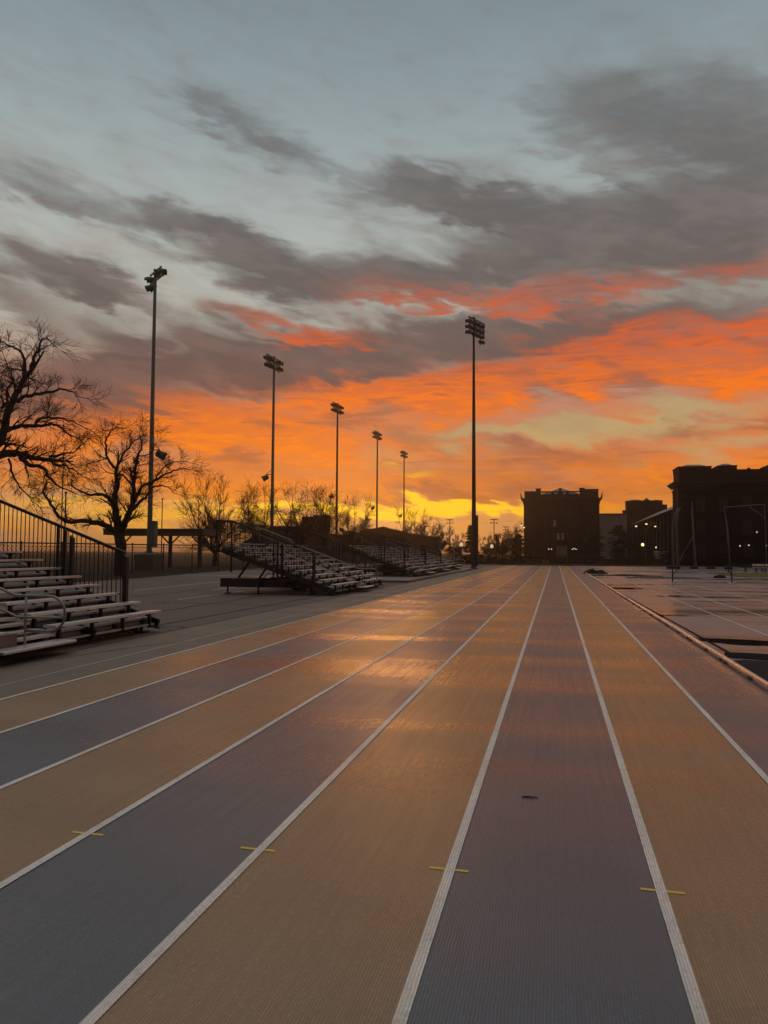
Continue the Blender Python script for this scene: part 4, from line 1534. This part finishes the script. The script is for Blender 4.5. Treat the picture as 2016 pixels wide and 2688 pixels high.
b.box(X(786), X(858), 1.2, 5.3, zc(1356), zc(1354.5))
b.build('roof', M_SHEDR, t)
g = at(1040, 1447, 150)
s3 = 150 / FPX
zc = lambda y: 1.67 + (1447 - y) * s3
X = lambda x: (x - 1040) * s3
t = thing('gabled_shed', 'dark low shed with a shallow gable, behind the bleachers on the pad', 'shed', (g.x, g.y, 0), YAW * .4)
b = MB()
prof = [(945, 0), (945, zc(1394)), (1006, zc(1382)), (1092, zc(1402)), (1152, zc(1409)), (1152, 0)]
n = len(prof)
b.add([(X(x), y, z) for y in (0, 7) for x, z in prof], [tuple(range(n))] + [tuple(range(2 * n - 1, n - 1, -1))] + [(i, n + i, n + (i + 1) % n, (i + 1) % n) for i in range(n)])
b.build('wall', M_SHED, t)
b = MB()
for (xa, za), (xb, zb) in zip(prof[1:4], prof[2:5]):
    b.hexa([(X(xa) - .2, -.5, za + .02), (X(xb) + .2, -.5, zb + .02), (X(xb) + .2, 7.5, zb + .02), (X(xa) - .2, 7.5, za + .02)],
           [(X(xa) - .2, -.5, za + .2), (X(xb) + .2, -.5, zb + .2), (X(xb) + .2, 7.5, zb + .2), (X(xa) - .2, 7.5, za + .2)])
b.build('roof', M_SHEDR, t)

# picnic pavilion behind the left fence
g = at(403, 1447, 76)
s4 = 76 / FPX
t = thing('picnic_pavilion', 'flat-roofed open pavilion on braced timber posts behind the fence', 'pavilion', (g.x, g.y, 0), YAW - .1)
b = MB()
b.box(-135 * s4, 136 * s4, -.2, 5, 3.25, 3.75)
b.box(-136 * s4, 137 * s4, -.3, 5.1, 3.75, 3.9)
b.build('roof', M_WOOD, t)
for xx in (-110, 24, 107):
    b = MB()
    yy = 2.2
    b.box(xx * s4 - .15, xx * s4 + .15, yy - .15, yy + .15, 0, 3.25)
    for sg in (-1, 1):
        b.beam((xx * s4, yy, 2.3), (xx * s4 + sg * .95, yy, 3.25), .13)
    b.build('post', M_WOOD, t)


# ------------------------------------------------------------------ fences
def chain_fence(name, label, a, c, h, step, cat='fence', mesh=.28, screen=0.0):
    a, c = Vector(a), Vector(c)
    d = c - a
    L = d.length
    t = thing(name, label, cat, a, math.atan2(d.y, d.x))
    b = MB()
    b.tube([(0, 0, h), (L, 0, h)], .045, 6)
    b.tube([(0, 0, h - .22), (L, 0, h - .22)], .02, 5)
    b.tube([(0, 0, .08), (L, 0, .08)], .02, 5)
    b.build('rail', M_WIRE, t)
    b = MB()
    x = 0
    while x < L + h:
        for sg in (0, 1):
            x0, x1 = x - h, x
            z0, z1 = (.05, h) if sg else (h, .05)
            if x0 < 0:
                u = (0 - x0) / (x1 - x0)
                z0 = z0 + (z1 - z0) * u
                x0 = 0
            if x1 > L:
                u = (L - x0) / (x1 - x0)
                z1 = z0 + (z1 - z0) * u
                x1 = L
            if x1 > x0:
                b.tube([(x0, sg * .01, z0), (x1, sg * .01, z1)], .009, 3, False)
        x += mesh
    b.build('mesh', M_WIRE, t)
    x = 0
    while x <= L + .01:
        b = MB()
        b.tube([(x, 0, 0), (x, 0, h + .12)], .045, 8)
        b.build('post', M_WIRE, t)
        x += L / round(L / step)
    return t


fa, fb = at(-60, 1447, 47), at(640, 1447, 66)
fa.z = fb.z = 0
chain_fence('chain_link_fence', 'long chain link fence behind the left bleachers', fa, fb, 2.15, 3.0)
fc = at(1010, 1447, 112)
fc.z = 0
chain_fence('chain_link_fence', 'chain link fence running behind the bleachers to the dark sheds', fb, fc, 2.3, 4.0, mesh=.4)


def iron_fence(label, a, c, h):
    a, c = Vector(a), Vector(c)
    d = c - a
    L = d.length
    t = thing('iron_fence', label, 'fence', a, math.atan2(d.y, d.x))
    b = MB()
    for z in (.2, h - .25):
        b.box(0, L, -.02, .02, z, z + .05)
    b.build('rail', M_DARK, t)
    b = MB()
    x = 0
    while x < L:
        b.box(x - .012, x + .012, -.012, .012, .05, h)
        x += .16
    b.build('pickets', M_DARK, t)
    n = int(L / 3)
    for k in range(n + 1):
        b = MB()
        b.box(L * k / n - .06, L * k / n + .06, -.06, .06, 0, h + .15)
        b.build('post', M_DARK, t)


iron_fence('black iron fence past the track end, left of the stone building', (-15.5, 112, 0), (-1.5, 114.5, 0), 1.9)
iron_fence('black iron fence before the stone building', (-1.2, 114.6, 0), (17, 117.5, 0), 1.5)


def hedge(label, x0, y0, x1, y1, h, w, seed, group='clipped dark hedges past the track end'):
    R = random.Random(seed)
    a, c = Vector((x0, y0, 0)), Vector((x1, y1, 0))
    L = (c - a).length
    t = thing('hedge', label, 'hedge', a, math.atan2(y1 - y0, x1 - x0), group)
    b = MB()
    nn = int(L * 260)
    for i in range(nn):
        x = R.uniform(0, L)
        y = R.uniform(-w, w)
        z = R.uniform(.05, h) * (1 + .12 * math.sin(x * 1.7 + seed) + .08 * math.sin(x * 4.1))
        n_ = Vector((R.gauss(0, 1), R.gauss(0, 1), R.gauss(0, .7))).normalized()
        m_ = n_.cross(Vector((R.gauss(0, 1), R.gauss(0, 1), R.gauss(0, 1)))).normalized()
        s = R.uniform(.06, .15)
        p = Vector((x, y, z))
        b.add([p - n_ * s, p + m_ * s * .6, p + n_ * s, p - m_ * s * .5], [(0, 1, 2, 3)])
    b.build('foliage', M_LEAF, t)
    b = MB()
    for k in range(int(L / .7)):
        x = .3 + k * .7
        b.tube([(x, 0, 0), (x + R.uniform(-.2, .2), 0, h * .7)], .025, 4, False)
    b.build('stem', M_BARK, t)


hedge('dark hedge behind the fence left of the stone building', -15, 116, -2, 118.5, 1.3, .5, 1)
hedge('low dark hedge along the foot of the stone building', -1, 119, 16, 122, 1.1, .6, 2)


# ------------------------------------------------------------------ lamps, cage, small things
def arm_lamp(label, px, F, lamps, ztop, twin=True):
    g = at(px, 1447, F)
    t = thing('street_lamp', label, 'street lamp', (g.x, g.y, 0), YAW, 'curved-arm street lamps')
    b = MB()
    b.tube([(0, 0, 0), (0, 0, 1.0), (0, 0, ztop)], [.14, .09, .07], 8)
    b.build('post', M_POLE, t)
    for (dx, z) in lamps:
        b = MB()
        x1 = dx
        zz = z + .75
        pts = []
        for k in range(11):
            u = k / 10
            pts.append((x1 * (u ** .8), 0, ztop - .1 + (zz + .35 - ztop) * math.sin(u * math.pi * .62) / math.sin(math.pi * .62) - .0))
        b.tube(pts, .04, 6)
        a = b.build('arm', M_POLE, t)
        h = MB()
        e = pts[-1]
        prof = [(0, .03), (-.25, .05), (-.3, .12), (-.55, .2), (-.65, .34)]
        h.tube([(e[0], 0, e[2] + q) for q, r in prof], [r for q, r in prof], 12)
        h.build('shade', M_LAMP, a)
        u = MB()
        u.ball((e[0], 0, e[2] - .70), .19, 12, 8, .8)
        u.build('bulb', M_BULB, a)


Fz = 140
sz = Fz / FPX
H = lambda y: 1.67 + (1447 - y) * sz
arm_lamp('twin-arm street lamp with lit bells, left of the pair', 1697, Fz, [(-25 * sz, H(1379)), (25 * sz, H(1379))], H(1384))
arm_lamp('twin-arm street lamp with lit bells, right of the pair, above the white-roofed hut', 1726, 132, [(-27 * .066, 1.67 + 74 * .066), (27 * .066, 1.67 + 74 * .066)], 1.67 + 64 * .066)
arm_lamp('street lamp with lit bells against the left edge of the stone building', 1352, 170, [(18 * .085, 1.67 + 70 * .085), (25 * .085, 1.67 + 64 * .085)], 1.67 + 58 * .085)
arm_lamp('street lamp lit at the right frame edge', 2016, 120, [(-10 * .06, 1.67 + 76 * .06)], 1.67 + 70 * .06)


def globe_lamp(label, px, py, F, m, r=.3):
    g = at(px, py, F)
    t = thing('globe_lamp', label, 'street lamp', (g.x, g.y, 0), 0, 'post lamps with globes')
    b = MB()
    b.tube([(0, 0, 0), (0, 0, .5), (0, 0, g.z - r * .9)], [.13, .07, .06], 8)
    b.tube([(0, 0, g.z - r * 1.15), (0, 0, g.z - r * .75)], .16, 10)
    b.build('post', M_POLED, t)
    b = MB()
    b.ball((0, 0, g.z), r, 14, 10, 1.2)
    b.build('globe', m, t)
    b = MB()
    b.tube([(0, 0, g.z + r * 1.05), (0, 0, g.z + r * 1.6)], [.1, .02], 8)
    b.build('finial', M_POLED, t)


globe_lamp('brightly lit globe lamp under the left twin-arm lamp', 1688, 1422, 145, M_BULB, .27)
globe_lamp('small lit globe lamp beside the right twin-arm lamp post', 1724.5, 1428.6, 140, M_BULBW, .19)
globe_lamp('pale globe lamp at the end of the bleachers', 1212, 1427, 140, M_BULBD, .33)
globe_lamp('pale globe lamp in front of the dense round bare tree', 1292, 1431, 150, M_BULBD, .33)

# far floodlight masts
for px, py, F, lab in ((1181, 1362, 300, 'thin far floodlight mast left of the tall dark pole'), (1297, 1360, 290, 'thin far floodlight mast right of the tall dark pole'),
                       (1327, 1379, 380, 'faintest far floodlight mast beside the stone building')):
    g = at(px, py, F)
    t = thing('floodlight_mast', lab, 'light pole', (g.x, g.y, 0), YAW, 'far floodlight masts')
    b = MB()
    b.tube([(0, 0, 0), (0, 0, g.z)], [.22, .14], 8)
    b.build('pole', M_POLED, t)
    b = MB()
    for q, n in ((0, 4), (1.3, 3)):
        b.box(-1.3, 1.3, -.06, .06, g.z - q - .06, g.z - q + .06)
        for k in range(n):
            x = -1.1 + 2.2 * k / (n - 1)
            b.box(x - .22, x + .22, -.3, .2, g.z - q - .3, g.z - q + .15)
    b.build('lamp_bank', M_LAMP, t)

# thin poles behind the left fence
for px, ptop, F, r, lab in ((165, 1200, 56, .045, 'left of two close thin poles behind the nearest bleacher'), (172.5, 1302, 54, .06, 'shorter right one of two close thin poles behind the nearest bleacher'),
                            (426, 1316, 70, .05, 'thin pole rising by the post of the pavilion'), (522, 1332, 72, .05, 'thin pole at the right end of the pavilion')):
    g = at(px, ptop, F)
    b = MB()
    b.tube([(0, 0, 0), (0, 0, g.z)], [r, r * .8], 7)
    b.tube([(0, 0, g.z - .1), (0, 0, g.z + .05)], r * 1.5, 7)
    o = b.build('thin_pole', M_WIRE)
    o.location = (g.x, g.y, 0)
    tag(o, lab, 'pole', 'thin poles by the left fence')

# throwing cage
t = thing('throwing_cage', 'open steel throwing cage of bent poles in front of the large building', 'cage', (at(1800, 1447, 100).x, at(1800, 1447, 100).y, 0), YAW)
sc = 100 / FPX


def cz(x, y):
    return ((x - 1800) * sc, 1.67 + (1447 - y) * sc)


for pts, dy in (([(769, 1482), (768, 1375), (771, 1358), (778, 1340), (787, 1325)], 0), ([(789, 1482), (786, 1365), (790, 1347), (796, 1332), (802, 1321)], 1.2),
                ([(829, 1482), (824, 1400), (821, 1309)], 0), ([(831, 1482), (828, 1400), (826, 1327)], .8), ([(917, 1482), (914, 1400), (911, 1351)], 0), ([(931, 1424), (928, 1370), (923, 1322)], 2.0),
                ([(2012 - 1000, 1482), (2012 - 1000, 1400), (2012 - 1000, 1315)], 0)):
    b = MB()
    P_ = []
    for i, (x, y) in enumerate(pts):
        xx, zz = cz(x + 1000, y)
        P_.append((xx, dy + (0 if i < 2 else .15 * (i - 1)), max(0, zz)))
    b.tube(P_, .055, 8)
    b.build('pole', M_POLE, t)
b = MB()
(xa, za), (xb, zb) = cz(1923, 1321), cz(2012, 1315)
b.tube([(xa, 2, za), (xb, 0, zb)], .05, 8)
(xc, zc_), (xd, zd) = cz(1979, 1322), cz(2012, 1352)
b.tube([(xc, .7, zc_), (xd, 0, zd)], .05, 8)
b.build('top_bar', M_POLE, t)
b = MB()
(xa, za), (xb, zb) = cz(1826, 1388), cz(1791, 1470)
b.tube([(xa, 0, za), (xb, 1.0, zb)], .04, 6)
(xa, za), (xb, zb) = cz(1826, 1400), cz(1797, 1460)
b.tube([(xa, .4, za), (xb, 1.4, zb)], .04, 6)
b.build('brace', M_POLE, t)

# white-roofed hut
g = at(1760, 1447, 125)
t = thing('ticket_hut', 'small hut with a white roof edge under the street lamps', 'hut', (g.x, g.y, 0), YAW)
b = MB()
b.box(-1.75, 1.75, 0, 2.2, 0, 1.95)
b.build('wall', M_GREYP, t)
b = MB()
b.box(-.75, 1.75, -.04, 0, 1.15, 1.9)
b.build('blue_panel', M_BLUEP, t)
b = MB()
b.box(-1.85, 1.85, -.12, 2.3, 1.95, 2.07)
b.build('roof', M_WHITEP, t)
b = MB()
b.box(-1.6, -.9, -.05, 0, 1.0, 1.8)
w = b.build('window', M_WHITEP, t)
b = MB()
b.box(-1.5, -1.0, -.07, -.052, 1.1, 1.7)
b.build('pane', M_PANE, w)

# low benches at the right edge
for px, F, m, lab, L in ((1958, 72, M_DARK, 'long dark bench on the infield at the right edge', 3.6), (2010, 70, M_WHITEP, 'pale bench at the right frame edge beyond the grass patch', 2.2)):
    g = at(px, 1447, F)
    t = thing('bench', lab, 'bench', (g.x, g.y, 0), YAW, 'low benches on the infield')
    b = MB()
    b.box(-L / 2, L / 2, -.16, .16, .42, .47)
    b.build('seat', m, t)
    b = MB()
    b.box(-L / 2, L / 2, .2, .24, .6, .8)
    b.build('backrest', m, t)
    for xx in (-L / 2 + .25, 0, L / 2 - .25):
        b = MB()
        b.box(xx - .03, xx + .03, -.14, -.08, .0, .42)
        b.box(xx - .03, xx + .03, .1, .2, .0, .42)
        b.beam((xx, .17, .4), (xx, .22, .78), .05)
        b.build('leg', M_DARK, t)

# ------------------------------------------------------------------ evening haze
HAZE = 0.0005
if HAZE:
    b = MB()
    b.box(-950, 950, -320, 1550, -1.1, 31.0)
    hz = bpy.data.materials.new('haze')
    hz.use_nodes = True
    nt = hz.node_tree
    nt.nodes.clear()
    v = nt.nodes.new('ShaderNodeVolumePrincipled')
    v.inputs['Color'].default_value = (.95, .92, .88, 1)
    v.inputs['Density'].default_value = HAZE
    v.inputs['Anisotropy'].default_value = .86
    o = nt.nodes.new('ShaderNodeOutputMaterial')
    nt.links.new(v.outputs[0], o.inputs['Volume'])
    h = b.build('haze', hz)
    h['kind'] = 'stuff'
